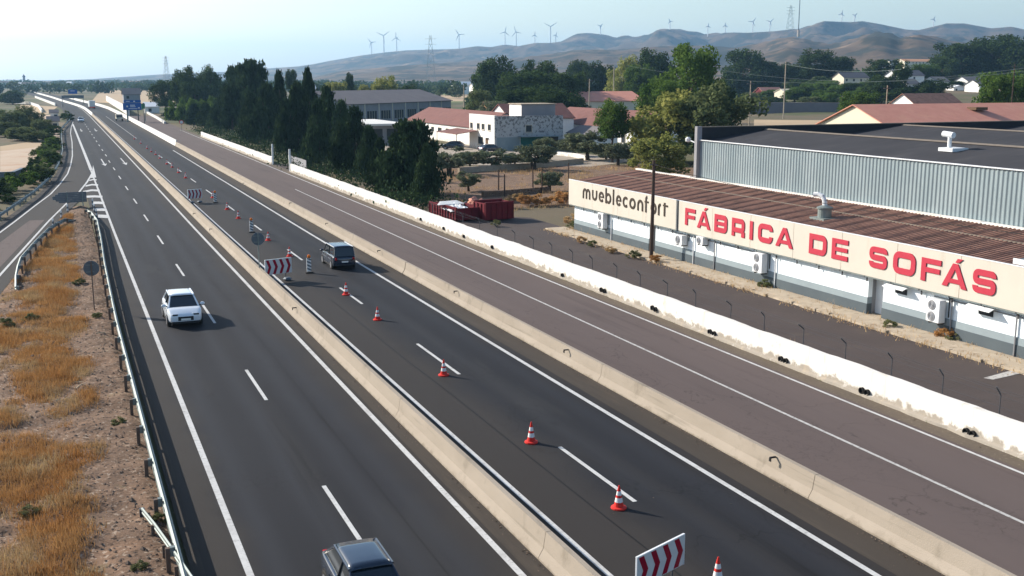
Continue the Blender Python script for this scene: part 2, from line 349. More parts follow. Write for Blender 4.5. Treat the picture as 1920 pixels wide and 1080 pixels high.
def leaf(name, c, c2, scale=.6, transl=.25, rand=.18):
    m = bpy.data.materials.new(name); m.use_nodes = True; MT[name] = m
    n = m.node_tree; n.nodes.clear()
    o = n.nodes.new('ShaderNodeOutputMaterial'); d = n.nodes.new('ShaderNodeBsdfDiffuse'); t = n.nodes.new('ShaderNodeBsdfTranslucent')
    s = n.nodes.new('ShaderNodeMixShader'); s.inputs[0].default_value = transl
    g = n.nodes.new('ShaderNodeNewGeometry'); nz = n.nodes.new('ShaderNodeTexNoise'); nz.inputs['Scale'].default_value = scale; nz.inputs['Detail'].default_value = 5
    n.links.new(g.outputs['Position'], nz.inputs[0])
    r = n.nodes.new('ShaderNodeMapRange'); r.inputs[1].default_value = .35; r.inputs[2].default_value = .65; n.links.new(nz.outputs[0], r.inputs[0])
    mx = n.nodes.new('ShaderNodeMix'); mx.data_type = 'RGBA'; mx.inputs[6].default_value = (*c, 1); mx.inputs[7].default_value = (*c2, 1)
    n.links.new(r.outputs[0], mx.inputs[0])
    oi = n.nodes.new('ShaderNodeObjectInfo'); ad = n.nodes.new('ShaderNodeMath'); ad.operation = 'MULTIPLY_ADD'
    ad.inputs[1].default_value = .5; n.links.new(g.outputs['Random Per Island'], ad.inputs[0])
    m2 = n.nodes.new('ShaderNodeMath'); m2.operation = 'MULTIPLY'; m2.inputs[1].default_value = .5; n.links.new(oi.outputs['Random'], m2.inputs[0]); n.links.new(m2.outputs[0], ad.inputs[2])
    v = n.nodes.new('ShaderNodeMapRange'); v.inputs[3].default_value = 1 - rand * 1.6; v.inputs[4].default_value = 1 + rand * 1.6; n.links.new(ad.outputs[0], v.inputs[0])
    hs = n.nodes.new('ShaderNodeHueSaturation'); n.links.new(mx.outputs[2], hs.inputs['Color']); n.links.new(v.outputs[0], hs.inputs['Value'])
    for b in (d, t): n.links.new(hs.outputs[0], b.inputs[0])
    n.links.new(d.outputs[0], s.inputs[1]); n.links.new(t.outputs[0], s.inputs[2]); n.links.new(s.outputs[0], o.inputs[0])
    return m
leaf('leaf_cypress', (.022, .040, .020), (.046, .072, .030), .45, .12, .25)
leaf('leaf_dark', (.028, .050, .020), (.062, .095, .030), .35, .25)
leaf('leaf_green', (.060, .11, .022), (.105, .16, .036), .5, .35)
leaf('leaf_yellow', (.18, .205, .055), (.28, .275, .085), .4, .4)
leaf('leaf_olive', (.105, .125, .070), (.165, .18, .11), .8, .15)
leaf('leaf_grey', (.085, .110, .048), (.145, .17, .075), .5, .35)
leaf('leaf_dry', (.35, .175, .062), (.44, .25, .10), .5, .3, .2)
leaf('leaf_straw', (.46, .33, .17), (.34, .21, .10), .5, .3, .2)
leaf('leaf_weed', (.12, .14, .06), (.20, .19, .09), .7, .25)
# ================================================================== ground and roads
XO[0][:] = [0, 60, 100, 150, 200, 330, 440, 520, 570, 610, 714, 843, 1000, 1300]
XO[1][:] = [0, 0, .12, .30, .45, .75, .95, .7, -.5, -2.2, -7.2, -12.4, -20, -36]
def struct(name, mb, m, label=None, world=False): return tag(mb.build(name, m), label, kind='structure')
struct('ground', MB().sheet([(-13000, -6000), (13000, -6000), (13000, 13000), (-13000, 13000)], -.06), MT['ground'])
mb = MB(); NR_, NA_ = 40, 30                       # the rise at the right
for i in range(NA_ + 1):
    a = R(33.5) + R(44) * (i / NA_) ** 1.5
    for j in range(NR_ + 1):
        d = 360 + 1500 * (j / NR_) ** 1.8; x, y = math.sin(a) * d, math.cos(a) * d; mb.v.append((x, y, gz(x, y) * min(1, (1900 - d) / 700) - .03))
mb.f = [(i * (NR_ + 1) + j, (i + 1) * (NR_ + 1) + j, (i + 1) * (NR_ + 1) + j + 1, i * (NR_ + 1) + j + 1) for i in range(NA_) for j in range(NR_)]
struct('rising_ground', mb, MT['ground']).data.shade_smooth()
def road(name, x0, x1, y0, y1, z, m):
    mb = MB(); path = [(xo(y), y) for y in ysteps(y0, y1)]
    mb.add([p for y in ysteps(y0, y1) for p in ((x0 + xo(y), y, z), (x1 + xo(y), y, z))],
           [(2 * i, 2 * i + 1, 2 * i + 3, 2 * i + 2) for i in range(len(path) - 1)])
    return struct(name, mb, m)
road('carriageway_towards_camera', 2.5, 11.55, 12, 1290, 0, MT['asphalt'])
road('carriageway_away_from_camera', 12.1, 21.3, 12, 1290, 0, MT['asphalt'])
road('service_road', 21.75, 30.7, 12, 420, 0, MT['service_asphalt'])
road('median_shoulder', 10.95, 11.54, 12, 520, .004, MT['shoulder'])
road('right_shoulder', 20.0, 21.28, 12, 520, .004, MT['shoulder'])
road('left_shoulder', 2.5, 2.85, 12, 108, .004, MT['shoulder'])
road('wall_foot_strip', 29.62, 30.68, 12, 300, .004, MT['dirt_strip'])
road('median_base', 11.54, 12.12, 12, 1290, -.004, MT['shoulder'])
# exit ramp
RL = [(-12.5, 40), (-9.3, 70), (-6.0, 98), (-5.1, 104), (-4.1, 112), (-2.7, 124), (-1.1, 137), (0.0, 150), (1.1, 166), (1.75, 183), (2.35, 205), (2.65, 225), (3.0, 250), (3.3, 291), (3.9, 323), (5.2, 372)]
RR = [(-10.0, 20), (-6.2, 60), (-4.2, 81), (-1.2, 111), (0.5, 126), (1.9, 137), (3.3, 152), (4.2, 164)]
RG = [(-14, 40), (-10.6, 70), (-7.2, 98), (-5.4, 112), (-2.8, 134), (-1.0, 155), (0.1, 179), (.9, 212), (1.0, 224), (1.05, 258), (1.4, 306), (4.0, 365), (5.6, 413)]
mb = MB(); ys = [40, 60, 80, 98, 112, 124, 137, 150, 166, 183, 205, 225, 250, 291, 323, 365, 410]
gl = lambda P, y: float(np.interp(y, [p[1] for p in P], [p[0] for p in P]))
mb.add([p for y in ys for p in ((gl(RG, y) + .05, y, -.008), (min(gl(RR, y) + 1.0, 4.4) if y < 164 else 6.0, y, -.008))],
       [(2 * i, 2 * i + 1, 2 * i + 3, 2 * i + 2) for i in range(len(ys) - 1)])
struct('exit_ramp', mb, MT['asphalt'])
mb = MB(); mb.add([p for y in ys[:8] for p in ((gl(RL, y) + 1.2, y, -.005), (gl(RR, y) - .5, y, -.005))], [(2 * i, 2 * i + 1, 2 * i + 3, 2 * i + 2) for i in range(4)])
struct('ramp_worn_patch', mb, MT['service_asphalt'])
# painted markings and tarred seams
def seam(x, y0, y1, wob, w_):
    P = []; y = y0
    while y < y1: P.append((x + xo(y) + wob * mnoise.noise((y * .12, x, 0)), y)); y += 1.5
    return struct('tarred_seam', MB().strip(P, -w_ / 2, w_ / 2, .006), MT['tar'])
seam(14.62, 14, 120, .06, .05); seam(8.9, 14, 60, .04, .016); seam(24.1, 60, 110, .10, .014)
def line(name, x, w_, y0, y1, m='paint', z=.009):
    mb = MB(); mb.strip([(x + xo(y), y) for y in ysteps(y0, y1)], -w_ / 2, w_ / 2, z); return struct(name, mb, MT[m])
line('edge_line', 3.95, .20, 12, 172)
line('edge_line', 4.0, .42, 172, 352)
line('edge_line', 10.7, .20, 12, 560)
line('edge_line', 12.87, .17, 12, 560)
line('edge_line', 19.5, .20, 12, 214)
line('service_centre_line', 26.0, .14, 12, 132, 'paint_worn')
line('service_edge_line', 29.35, .14, 12, 300)
line('lane_line', 16.0, .12, 260, 420, 'paint_worn')
def pathline(name, P, w_, m='paint', z=.009):
    mb = MB(); mb.strip(P, -w_ / 2, w_ / 2, z); return struct(name, mb, MT[m])
pathline('ramp_edge_line', RL, .18); pathline('ramp_edge_line', RR[:6], .18); pathline('ramp_edge_line', RR[5:], .22, z=.018)
def quadpx(name, px, m='paint', z=.009):
    return struct(name, MB().sheet([G(u, v) for u, v in px], z), MT[m])
k = 0
for i in range(-1, 22):
    y = 44.3 + 15.75 * i
    xx = 7.28 + .35 * xo(y) / .4 if y < 200 else 7.28 + xo(y) + .05
    mb = MB().box(xx - .07, xx + .07, y, y + 5.2, .004, .009); struct('lane_dash', mb, MT['paint'])
for a, b in (((1195, 940), (1050, 838)), ((860, 702), (780, 645)), ((678, 570), (632, 540)), ((565, 488), (537, 468)), ((491, 432), (478, 422)), ((436, 395), (423, 384)),
             ((396, 365), (384, 356)), ((366, 342), (355, 335)), ((340, 322), (332, 317)), ((320, 308), (312, 303)), ((304, 296), (297, 291))):
    y0, y1 = G(*a).y, G(*b).y; x = 16.05 + xo(y0) * .6
    struct('lane_dash', MB().box(x - .075, x + .075, y0, y1, .004, .009), MT['paint'])
def arrow(x, y0, y1):
    w_ = .09; hd = .42; ym = y0 + 4.2
    mb = MB().add([(x - w_, ym, .009), (x + w_, ym, .009), (x + w_, y1, .009), (x - w_, y1, .009), (x, y0, .009), (x + hd, ym + .8, .009), (x + w_, ym, .009), (x - w_, ym, .009), (x - hd, ym + .8, .009)],
                  [(0, 1, 2, 3), (4, 5, 6), (4, 6, 7), (4, 7, 8)])
    struct('lane_arrow', mb, MT['paint'])
arrow(6.65, 179, 195); arrow(9.75, 180, 196); arrow(6.1, 300, 316); arrow(9.6, 300, 316)
quadpx('gore_wedge', [(168, 334), (180.5, 333), (176.8, 318), (174.5, 310), (173.4, 318)], z=.021)
for (ul, ur, v, dl) in ((167.5, 181, 337.5, 1), (160.5, 184, 347, 2), (155.5, 187, 357.5, 2.5), (162, 192, 369, 0), (175, 195.5, 381, -.5), (180, 199.5, 393.5, -.5), (184, 204, 406.5, -1)):
    t = (v - 300) * .028
    um = (ul + ur) / 2
    quadpx('gore_bar', [(ul, v + dl + t), (um, v - .6 + t), (ur, v + t), (ur, v - t), (um, v - .6 - t), (ul, v + dl - t)], z=.015)
quadpx('yard_marking', [(1844, 709), (1862, 712), (1920, 699), (1920, 692), (1906, 692)], 'paint_worn')
# yard, fields and tracks off the road
struct('factory_yard', MB().sheet([(31.0, 12), (41.6, 12), (41.6, 96), (36.5, 101), (31.0, 101)], -.002), MT['yard_asphalt'])
struct('white_house_yard', MB().sheet([(46, 168), (75, 150), (88, 158), (86, 189), (74, 214), (52, 214)], -.02), MT['pale_gravel'])
struct('dirt_track', MB().sheet([G(0, 323), G(44, 323), G(62, 318), G(82, 280), G(70, 276), G(0, 283)][::-1], -.02), MT['dirt_track'])
struct('dirt_track', MB().sheet([G(0, 283), G(70, 276), G(95, 268), G(92, 262), G(40, 268), G(0, 274)][::-1], -.03), MT['field_tan'])
struct('dirt_track', MB().sheet([G(88, 258), G(112, 258), G(110, 232), G(96, 215), G(72, 215), G(78, 240)], -.03), MT['dirt_track'])
struct('field', MB().sheet([G(560, 196), G(1010, 190), G(1010, 168), G(560, 170)], -.02), MT['field_green'])
struct('field', MB().sheet([G(810, 190), G(960, 190), G(930, 177), G(826, 178)], .03), MT['field_tan'])
struct('field', MB().sheet([G(700, 167), G(1100, 166), G(1100, 160), G(700, 161)], .0), MT['field_tan'])
struct('field', MB().sheet([atD(1415, 200, 372), atD(1415, 200, 300), atD(1640, 200, 290), atD(1640, 200, 372)], -.02), MT['field_tan'])
struct('field', MB().sheet([G(20, 216), G(90, 214), G(108, 200), G(40, 196)], -.02), MT['field_tan'])
struct('field', MB().sheet([G(170, 192), G(330, 196), G(330, 172), G(190, 168)], -.02), MT['field_tan'])
struct('dry_field', MB().sheet([(38, 104), (80, 104), (92, 130), (86, 150), (60, 158), (44, 160), (38, 130)], -.03), MT['soil'])
# verge between road and ramp: uneven stony soil
def inpoly(x, y, P):
    c = False; n = len(P)
    for i in range(n):
        x0, y0 = P[i]; x1, y1 = P[(i + 1) % n]
        if (y0 > y) != (y1 > y) and x < (x1 - x0) * (y - y0) / (y1 - y0) + x0: c = not c
    return c
VL = [(-9.0, 18), (-5.2, 60), (-3.2, 81), (-.2, 111), (1.2, 122.5)]
def vz(x, y):
    e = min(2.55 - x, x - gl(VL, y), (124 - y) * .3)
    h = .16 * mnoise.fractal((x * .5, y * .5, 1.3), 1, 2, 4) + .05 * mnoise.fractal((x * 3, y * 3, 7), 1, 2, 3) + .10
    return -.03 + (h + .06) * min(1, max(0, e / .7))
st = .2; mb = MB(); idx = {}
for iy in range(int(18 / st), int(123 / st)):
    y = iy * st; x = math.floor(gl(VL, y) / st) * st
    while x <= 2.55:
        idx[(round(x / st), iy)] = len(mb.v); mb.v.append((x, y, vz(x, y))); x += st
for (ix, iy), a in idx.items():
    q = [idx.get((ix + 1, iy)), idx.get((ix + 1, iy + 1)), idx.get((ix, iy + 1))]
    if None not in q: mb.f.append((a, *q))
vo = mb.build('verge', MT['soil'], smooth=True); tag(vo, kind='structure')
# ================================================================== concrete barriers
NJ = [(-.31, 0), (-.31, .07), (-.16, .32), (-.085, .8), (.085, .8), (.16, .32), (.31, .07), (.31, 0)][::-1]
def barrier(name, label, x, spans, m, sc=1.0, refl=(), cat='barrier'):
    root = thing(name, label, cat, (x, spans[0][0], 0))
    for y0, y1 in spans:
        ys_ = ysteps(y0 + .012, y1 - .012)
        o = MB().sweep([(a, z * sc) for a, z in NJ], [(x + xo(y), y, -.01) for y in ys_]).build('segment', MT[m], root, world=True)
    for y, z in refl:
        MB().box(x - .36, x - .12, y - .03, y + .03, z, z + .05).box(x - .36, x - .33, y - .05, y + .05, z - .10, z).build('reflector', MT['black_plastic'], root, world=True)
    return root
def spans(a, b, s): n = max(1, round((b - a) / s)); return [(a + (b - a) * i / n, a + (b - a) * (i + 1) / n) for i in range(n)]
barrier('concrete_barrier', 'grey concrete median barrier running between the two motorway carriageways', 11.82, spans(12, 430, 14), 'concrete',
        refl=[(onX(549, 572, 11.5).y, .55), (onX(362, 390, 11.5).y, .55), (95, .55), (145, .55)])
barrier('concrete_barrier', 'far pale end of the median barrier where the motorway bends', 11.82, spans(430.05, 1200, 60), 'new_concrete', 1.3)
barrier('concrete_barrier', 'weathered concrete barrier between the coned carriageway and the service road', 21.52, spans(12, 70.9, 15) + spans(71, 228, 15), 'concrete',
        refl=[(onX(u, v, 21.3).y, onX(u, v, 21.3).z - .05) for u, v in ((855, 545), (1062, 655), (1450, 856), (711, 469), (545, 380), (613, 418), (457, 343))])
barrier('concrete_barrier', 'bright white far stretch of barrier beside the service road', 21.52, spans(228.1, 900, 48), 'new_concrete', 1.45)
# ================================================================== whitewashed boundary wall
def wwall(label, y0, y1, h=1.14):
    root = thing('boundary_wall', label, 'wall', (30.75, y0, 0)); mb = MB(); n = int((y1 - y0) / .5)
    for i in range(n + 1):
        y = y0 + (y1 - y0) * i / n; t = h + .05 * mnoise.fractal((y * .4, 3, 1), 1, 2, 4) + .02 * mnoise.noise((y * 3, 0, 0))
        j = .02 * mnoise.noise((y * .9, 8, 0)); f = .16 + .08 * mnoise.noise((y * 1.1, 1, 5)); g_ = .10 + .06 * mnoise.noise((y * .8, 4, 2))
        mb.v += [(30.62 - f + xo(y) * .3, y, -.02), (30.64 - f + xo(y) * .3, y, g_), (30.62 + j + xo(y) * .3, y, g_ + .05), (30.64 + j + xo(y) * .3, y, t), (30.92 + xo(y) * .3, y, t + .01), (30.92 + xo(y) * .3, y, -.02)]
    mb.f = [(i * 6 + k, (i + 1) * 6 + k, (i + 1) * 6 + (k + 1) % 6, i * 6 + (k + 1) % 6) for i in range(n) for k in range(6)]
    mb.f += [(0, 1, 2, 3, 4, 5), tuple(n * 6 + k for k in range(5, -1, -1))]
    mb.build('wall', MT['whitewash'], root, world=True)
    return root
wl = wwall('long peeling whitewashed wall between the service road and the factory yard', 12, 157.5)
for u, v in ((1465, 673), (1474.5, 677), (1617, 732), (1627, 736), (1813, 809), (1825, 814), (1332, 622), (1340, 626), (1224, 577), (1230, 580), (1128, 543), (1134, 545.5), (1055, 516), (923, 463), (870, 443), (832, 428), (789, 411)):
    p = onX(u, v, 30.6); mb = MB(); n = 12
    for r, x in ((.14, 30.50), (.14, 30.62), (.115, 30.62), (.115, 30.50)):
        mb.v += [(x, p.y + r * math.cos(2 * math.pi * k / n), max(.17, p.z) + r * math.sin(2 * math.pi * k / n)) for k in range(n)]
    for i in range(4): mb.f += [(i * n + k, i * n + (k + 1) % n, ((i + 1) % 4) * n + (k + 1) % n, ((i + 1) % 4) * n + k) for k in range(n)]
    mb.add([(30.60, p.y + .12 * math.cos(2 * math.pi * k / n), max(.17, p.z) + .12 * math.sin(2 * math.pi * k / n)) for k in range(n)], [tuple(range(n))])
    mb.build('drain_pipe', MT['rubber'], wl, world=True)
wwall('shorter cream wall in front of the cypress row beyond the gate', 172.5, 262)
g0 = thing('yard_gate', 'grey sheet gate with tall posts between the two white walls', 'gate', (30.8, 157.5, 0))
for y in (158.2, 171.8): MB().box(30.7, 30.95, y - .12, y + .12, 0, 3.2).build('post', MT['white_metal'], g0, world=True)
for i in range(6): MB().box(33.2, 33.26, 158.4 + i * 2.2, 160.56 + i * 2.2, .1, 1.5).build('panel', MT['grey_wall'], g0, world=True)
struct('gate_apron', MB().sheet([(30.6, 158), (34, 158), (34, 172), (30.6, 172)], .003), MT['yard_asphalt'])
# wire fence standing behind the wall
fe = thing('wire_fence', 'thin wire fence with bent dark posts standing behind the whitewashed wall', 'fence', (31.25, 28, 0))
fy = [20, 23, 26, 28.79, 31.61, 34.47, 37.38, 40.33, 43.37, 46.31, 49.62, 52.66, 55.74, 58.75, 62.04, 65.05, 68.3, 71.6, 75.0, 78.6, 82.5, 86.5, 90.5, 94.5]
for y in fy:
    MB().cyl((31.25, y, 0), (31.25 + .02 * math.sin(y * 3), y + .03 * math.sin(y * 5), 1.78), .024, .024, 6).cyl((31.25 + .02 * math.sin(y * 3), y + .03 * math.sin(y * 5), 1.76), (30.97 + .05 * math.sin(y * 7), y + .03 * math.sin(y * 5), 2.05 + .05 * math.sin(y * 2)), .03, .03, 6).build('post', MT['steel_dark'], fe, world=True)
for x, z in ((31.25, 1.3), (31.25, 1.7), (31.1, 1.93), (30.98, 2.06)):
    MB().tube([(x, y, z) for y in fy], .007, 3).build('wire', MT['steel_dark'], fe, world=True)
# ================================================================== steel guardrails
WB = [(0, .44), (.035, .47), (.08, .50), (.08, .54), (.0, .585), (.0, .625), (.08, .67), (.08, .71), (.035, .74), (0, .77), (-.025, .755), (.045, .70), (-.035, .625), (-.035, .585), (.045, .52), (-.025, .455)]
def walk(P, step):
    P = [Vector(p) for p in P]; out_, d0 = [], 0.0
    L = [0]
    for a, b in zip(P[:-1], P[1:]): L.append(L[-1] + (b - a).length)
    s = 0.0
    while s <= L[-1]:
        i = max(j for j in range(len(L)) if L[j] <= s + 1e-6); i = min(i, len(P) - 2)
        t = (s - L[i]) / (L[i + 1] - L[i]); p = P[i].lerp(P[i + 1], t); d = (P[i + 1] - P[i]).normalized()
        out_.append((p, d)); s += step
    return out_
def guardrail(label, P, side=1, lower=False, step=3.75, postm='rusty_post', posts=True, dz=0):
    """P: list of (x, y, z drop); beam on the `side` side of the posts"""
    root = thing('guardrail', label, 'guardrail', P[0])
    W = walk(P, step)
    prof = [(a * side, z) for a, z in WB]
    if side < 0: prof = prof[::-1]
    for i in range(0, len(W) - 1):
        a, b = W[i][0], W[i + 1][0]
        n = max(1, int((b - a).length / 4)); seg = [a.lerp(b, k / n) for k in range(n + 1)]
        MB().sweep(prof, seg).build('beam', MT['galvanised'], root, world=True)
        if lower: MB().sweep([(.02, .09), (.02, .37), (.0, .37), (.0, .09)], seg).build('lower_rail', MT['galvanised'], root, world=True)
    if posts:
        for p, d in W:
            n = Vector((d.y, -d.x, 0)) * side
            q = p - n * .24; ang = math.atan2(d.y, d.x)
            mb = MB(); c, s_ = math.cos(ang), math.sin(ang)
            def rb(x0, x1, y0, y1, z0, z1):
                vs_ = [(x, y, z) for z in (z0, z1) for x, y in ((x0, y0), (x1, y0), (x1, y1), (x0, y1))]
                mb.add([(q.x + x * c - y * s_, q.y + x * s_ + y * c, q.z + z) for x, y, z in vs_], [(3, 2, 1, 0), (4, 5, 6, 7), (0, 1, 5, 4), (1, 2, 6, 5), (2, 3, 7, 6), (3, 0, 4, 7)])
            rb(-.06, .06, -.06, .06, -.3 - q.z, .74)
            mb.build('post', MT[postm], root, world=True)
            mb = MB(); rb(-.07, .07, -.20 * 1 if side > 0 else .065, -.065 if side > 0 else .20, .50, .76); mb.build('spacer', MT['galvanised'], root, world=True)
    return root
guardrail('long near guardrail on brown posts along the left edge of the motorway', [(2.2, 21.45, 0), (2.22, 60, 0), (2.45, 80, 0), (2.7, 92, 0), (2.85, 104, 0), (2.5, 114, -.15), (2.0, 117, -.55)], 1, True, 3.75)
tr = thing('guardrail', 'short buried guardrail end lying at an angle in the bottom left verge', 'guardrail', G(268, 958, 0))
pts = [G(267, 957, .22), G(290, 985, .42), G(318, 1024, .58), G(360, 1085, .66), G(385, 1122, .70)]
MB().sweep([(.0, -.10), (.04, -.08), (.05, -.03), (.02, .0), (.05, .03), (.04, .08), (.0, .10), (-.02, .09), (-.03, 0), (-.02, -.09)], pts).build('beam', MT['galvanised'], tr, world=True)
MB().box(pts[0].x - .09, pts[0].x + .07, pts[0].y - .07, pts[0].y + .09, .0, .28).build('end_plate', MT['steel_dark'], tr, world=True)
for k, (u, v) in enumerate(((286, 985), (307, 1022), (330, 1062))):
    q = G(u, v, .45); MB().box(q.x - .05, q.x + .05, q.y - .05, q.y + .05, -.1, .46).build('post', MT['rusty_post'], tr, world=True)
guardrail('guardrail on the inner curve of the exit ramp with striped marker posts', [(.9, 109, -.5), (.5, 107.5, 0), (-1.0, 101, 0), (-2.1, 92, 0), (-3.0, 83, 0), (-3.1, 76, -.3), (-2.9, 72, -.62)], 1, False, 3.2)
guardrail('guardrail along the outer edge of the exit ramp beside the shrubs', [(-10.6, 70, 0), (-7.2, 98, 0), (-5.4, 112, 0), (-2.8, 134, 0), (-1.0, 155, 0), (.1, 179, 0), (.9, 212, 0), (1.05, 258, 0), (1.4, 306, 0), (4.0, 365, 0), (5.6, 413, 0)], 1, False, 4.0, 'galvanised')
# ================================================================== the long low factory with the sign
FX = 41.5
fac = thing('factory_building', 'long low pale blue factory with dark skirting and brown tiled roof', 'building', (FX, 86, 0))
def W(name, m, *b, parent=fac, bevel=0): return bx(name, MT[m], parent, *b, world=True, bevel=bevel)
DO = [(71.84, 72.8), (46.82, 48.04)]           # door recesses
ysg = [86.0, 72.8, 71.84, 48.04, 46.82, 12.0]
for a, b in ((86.0, 72.8), (71.84, 48.04), (46.82, 12.0)):
    W('wall', 'blue_plaster', FX, FX + .3, b, a, 1.05, 4.2)
    W('skirting_upper', 'skirting_grey', FX - .03, FX + .3, b, a, .68, 1.05)
    W('skirting', 'skirting_dark', FX - .05, FX + .3, b, a, -.1, .68)
for b, a in DO:
    W('lintel', 'blue_plaster', FX, FX + .3, b, a, 2.2, 4.2)
    W('reveal', 'grey_wall', FX + .3, FX + .75, a, a + .02, 0, 2.2); W('reveal', 'grey_wall', FX + .3, FX + .75, b - .02, b, 0, 2.2)
    d = W('door', 'white_metal', FX + .55, FX + .6, b, a, .12, 2.2)
    MB().box(FX + .50, FX + .549, b + .1, b + .14, 1.0, 1.2).build('handle', MT['steel_dark'], d, world=True)
    W('step', 'kerb_stone', FX - .5, FX + .54, b - .1, a + .1, -.05, .10)
W('end_wall', 'blue_plaster', FX + .3, 48.0, 85.7, 86.0, -.1, 4.2); W('back_wall', 'blue_plaster', 47.7, 48.0, 12, 85.7, -.1, 4.9)
# corrugated tile roof, with real ribs
mb = MB(); n = int((86.9 - 12) / .0625); pr = []
for i in range(n + 1):
    y = 12 + i * .0625; h = .08 * math.sin(2 * math.pi * y / .30)
    pr.append((y, h))
for j, (x, z) in enumerate(((41.32, 4.20), (43.4, 4.47), (45.6, 4.74), (48.15, 5.06))):
    mb.v += [(x, y, z + h + .012 * mnoise.noise((x * 2, y * .8, 0))) for y, h in pr]
m_ = n + 1
mb.f = [(j * m_ + i, (j + 1) * m_ + i, (j + 1) * m_ + i + 1, j * m_ + i + 1) for j in range(3) for i in range(n)]
rf = mb.build('roof', MT['tile_brown'], fac, smooth=True, world=True)
for i in range(24):                             # mortared ridge pieces, slightly uneven
    y = 86.9 - i * 3.1
    MB().box(47.95, 48.28, y - 3.06, y, 5.0 + random.Random(i).uniform(-.02, .05), 5.17 + random.Random(i).uniform(-.02, .05)).build('ridge_mortar', MT['whitewash'], fac, world=True)
W('roof_course', 'ridge_cap', 45.5, 45.62, 12, 86.5, 4.74, 4.815)
y = 83.87
while y > 14:                                   # brackets that carry the sign
    MB().box(41.12, 41.5, y - .03, y + .03, 2.24, 2.32).box(41.30, 41.36, y - .03, y + .03, 1.98, 2.26).build('bracket', MT['steel_dark'], fac, world=True); y -= 2.11
for y in (78.9, 66.3, 63.6, 56.6, 41.7, 37.6):      # downpipes and cable ducts
    MB().cyl((FX - .09, y, .05), (FX - .09, y, 2.3), .045, .045, 6).build('downpipe', MT['white_metal' if y % 2 < 1 else 'grey_wall'], fac, world=True)
for y0, y1 in ((58.2, 69.5), (37, 43)): MB().box(FX - .06, FX - .004, y0, y1, 2.02, 2.07).build('cable_duct', MT['grey_wall'], fac, world=True)
# sign boards and lettering
SX = 41.12
sg = thing('factory_sign', '', 'sign', (SX, 68.07, 2.4))
sg['label'] = 'long cream fascia sign board with brown and big red lettering along the factory'
def SB(y0, y1): return bx('board', MT['sign_cream'], sg, SX, SX + .10, y0, y1, 2.34, 4.48, world=True)
for i in range(4): SB(68.14 + i * 4.58, 68.14 + (i + 1) * 4.58 - .03)
for i in range(12): SB(68.0 - (i + 1) * 4.5 + .03, 68.0 - i * 4.5)
bx('board_frame', MT['steel_dark'], sg, SX - .02, SX + .10, 68.01, 68.13, 2.30, 4.50, world=True)
MB().box(SX + .02, SX + .07, 14, 86.4, 2.26, 2.338).build('lower_rail', MT['galvanised'], sg, world=True)
MB().box(SX - .015, SX + .12, 14, 86.45, 4.481, 4.52).build('top_trim', MT['white_metal'], sg, world=True)
def arc(cx, cy, rx, ry, a0, a1, n=10): return [(cx + rx * math.cos(R(a0 + (a1 - a0) * i / n)), cy + ry * math.sin(R(a0 + (a1 - a0) * i / n))) for i in range(n + 1)]
def ribbon(mb, P, s, dep, closed=False, sv=None):
    """stroke of width s round a centre line, extruded from the board; x runs along the reading direction"""
    n = len(P); L = []
    for i in range(n):
        p = Vector(P[i])
        if closed: a, b = Vector(P[i - 1]), Vector(P[(i + 1) % n])
        else: a, b = Vector(P[max(i - 1, 0)]), Vector(P[min(i + 1, n - 1)])
        d1 = (p - a).normalized() if (p - a).length > 1e-6 else (b - p).normalized()
        d2 = (b - p).normalized() if (b - p).length > 1e-6 else d1
        n1, n2 = Vector((-d1.y, d1.x)), Vector((-d2.y, d2.x)); m2 = (n1 + n2)
        m2 = m2.normalized() if m2.length > 1e-6 else n1
        k = s / 2 / max(.5, m2.dot(n1)); L.append((p + m2 * k, p - m2 * k))
    base = len(mb.v)
    for l, r in L:
        for d in (0, dep): mb.v += [(l.x, l.y, d), (r.x, r.y, d)]
    cnt = n if closed else n - 1
    for i in range(cnt):
        a, b = base + 4 * i, base + 4 * ((i + 1) % n)
        mb.f += [(a + 2, a + 3, b + 3, b + 2), (a, a + 2, b + 2, b), (a + 3, a + 1, b + 1, b + 3)]
    if not closed:
        a, b = base, base + 4 * (n - 1); mb.f += [(a, a + 1, a + 3, a + 2), (b, b + 2, b + 3, b + 1)]
def poly(mb, P, dep):
    n = len(P); b = len(mb.v); mb.v += [(x, y, 0) for x, y in P] + [(x, y, dep) for x, y in P]
    mb.f += [tuple(range(b + n, b + 2 * n))] + [(b + i, b + (i + 1) % n, b + n + (i + 1) % n, b + n + i) for i in range(n)]
def rrect(x0, x1, y0, y1, r, corners='1111'):
    P = []
    for c, (cx, cy, a0) in zip(corners, ((x1 - r, y1 - r, 0), (x0 + r, y1 - r, 90), (x0 + r, y0 + r, 180), (x1 - r, y0 + r, 270))):
        if c == '1': P += arc(cx, cy, r, r, a0, a0 + 90, 5)
        else: P.append(((x1 if a0 in (0, 270) else x0), (y1 if a0 < 180 else y0)))
    return P
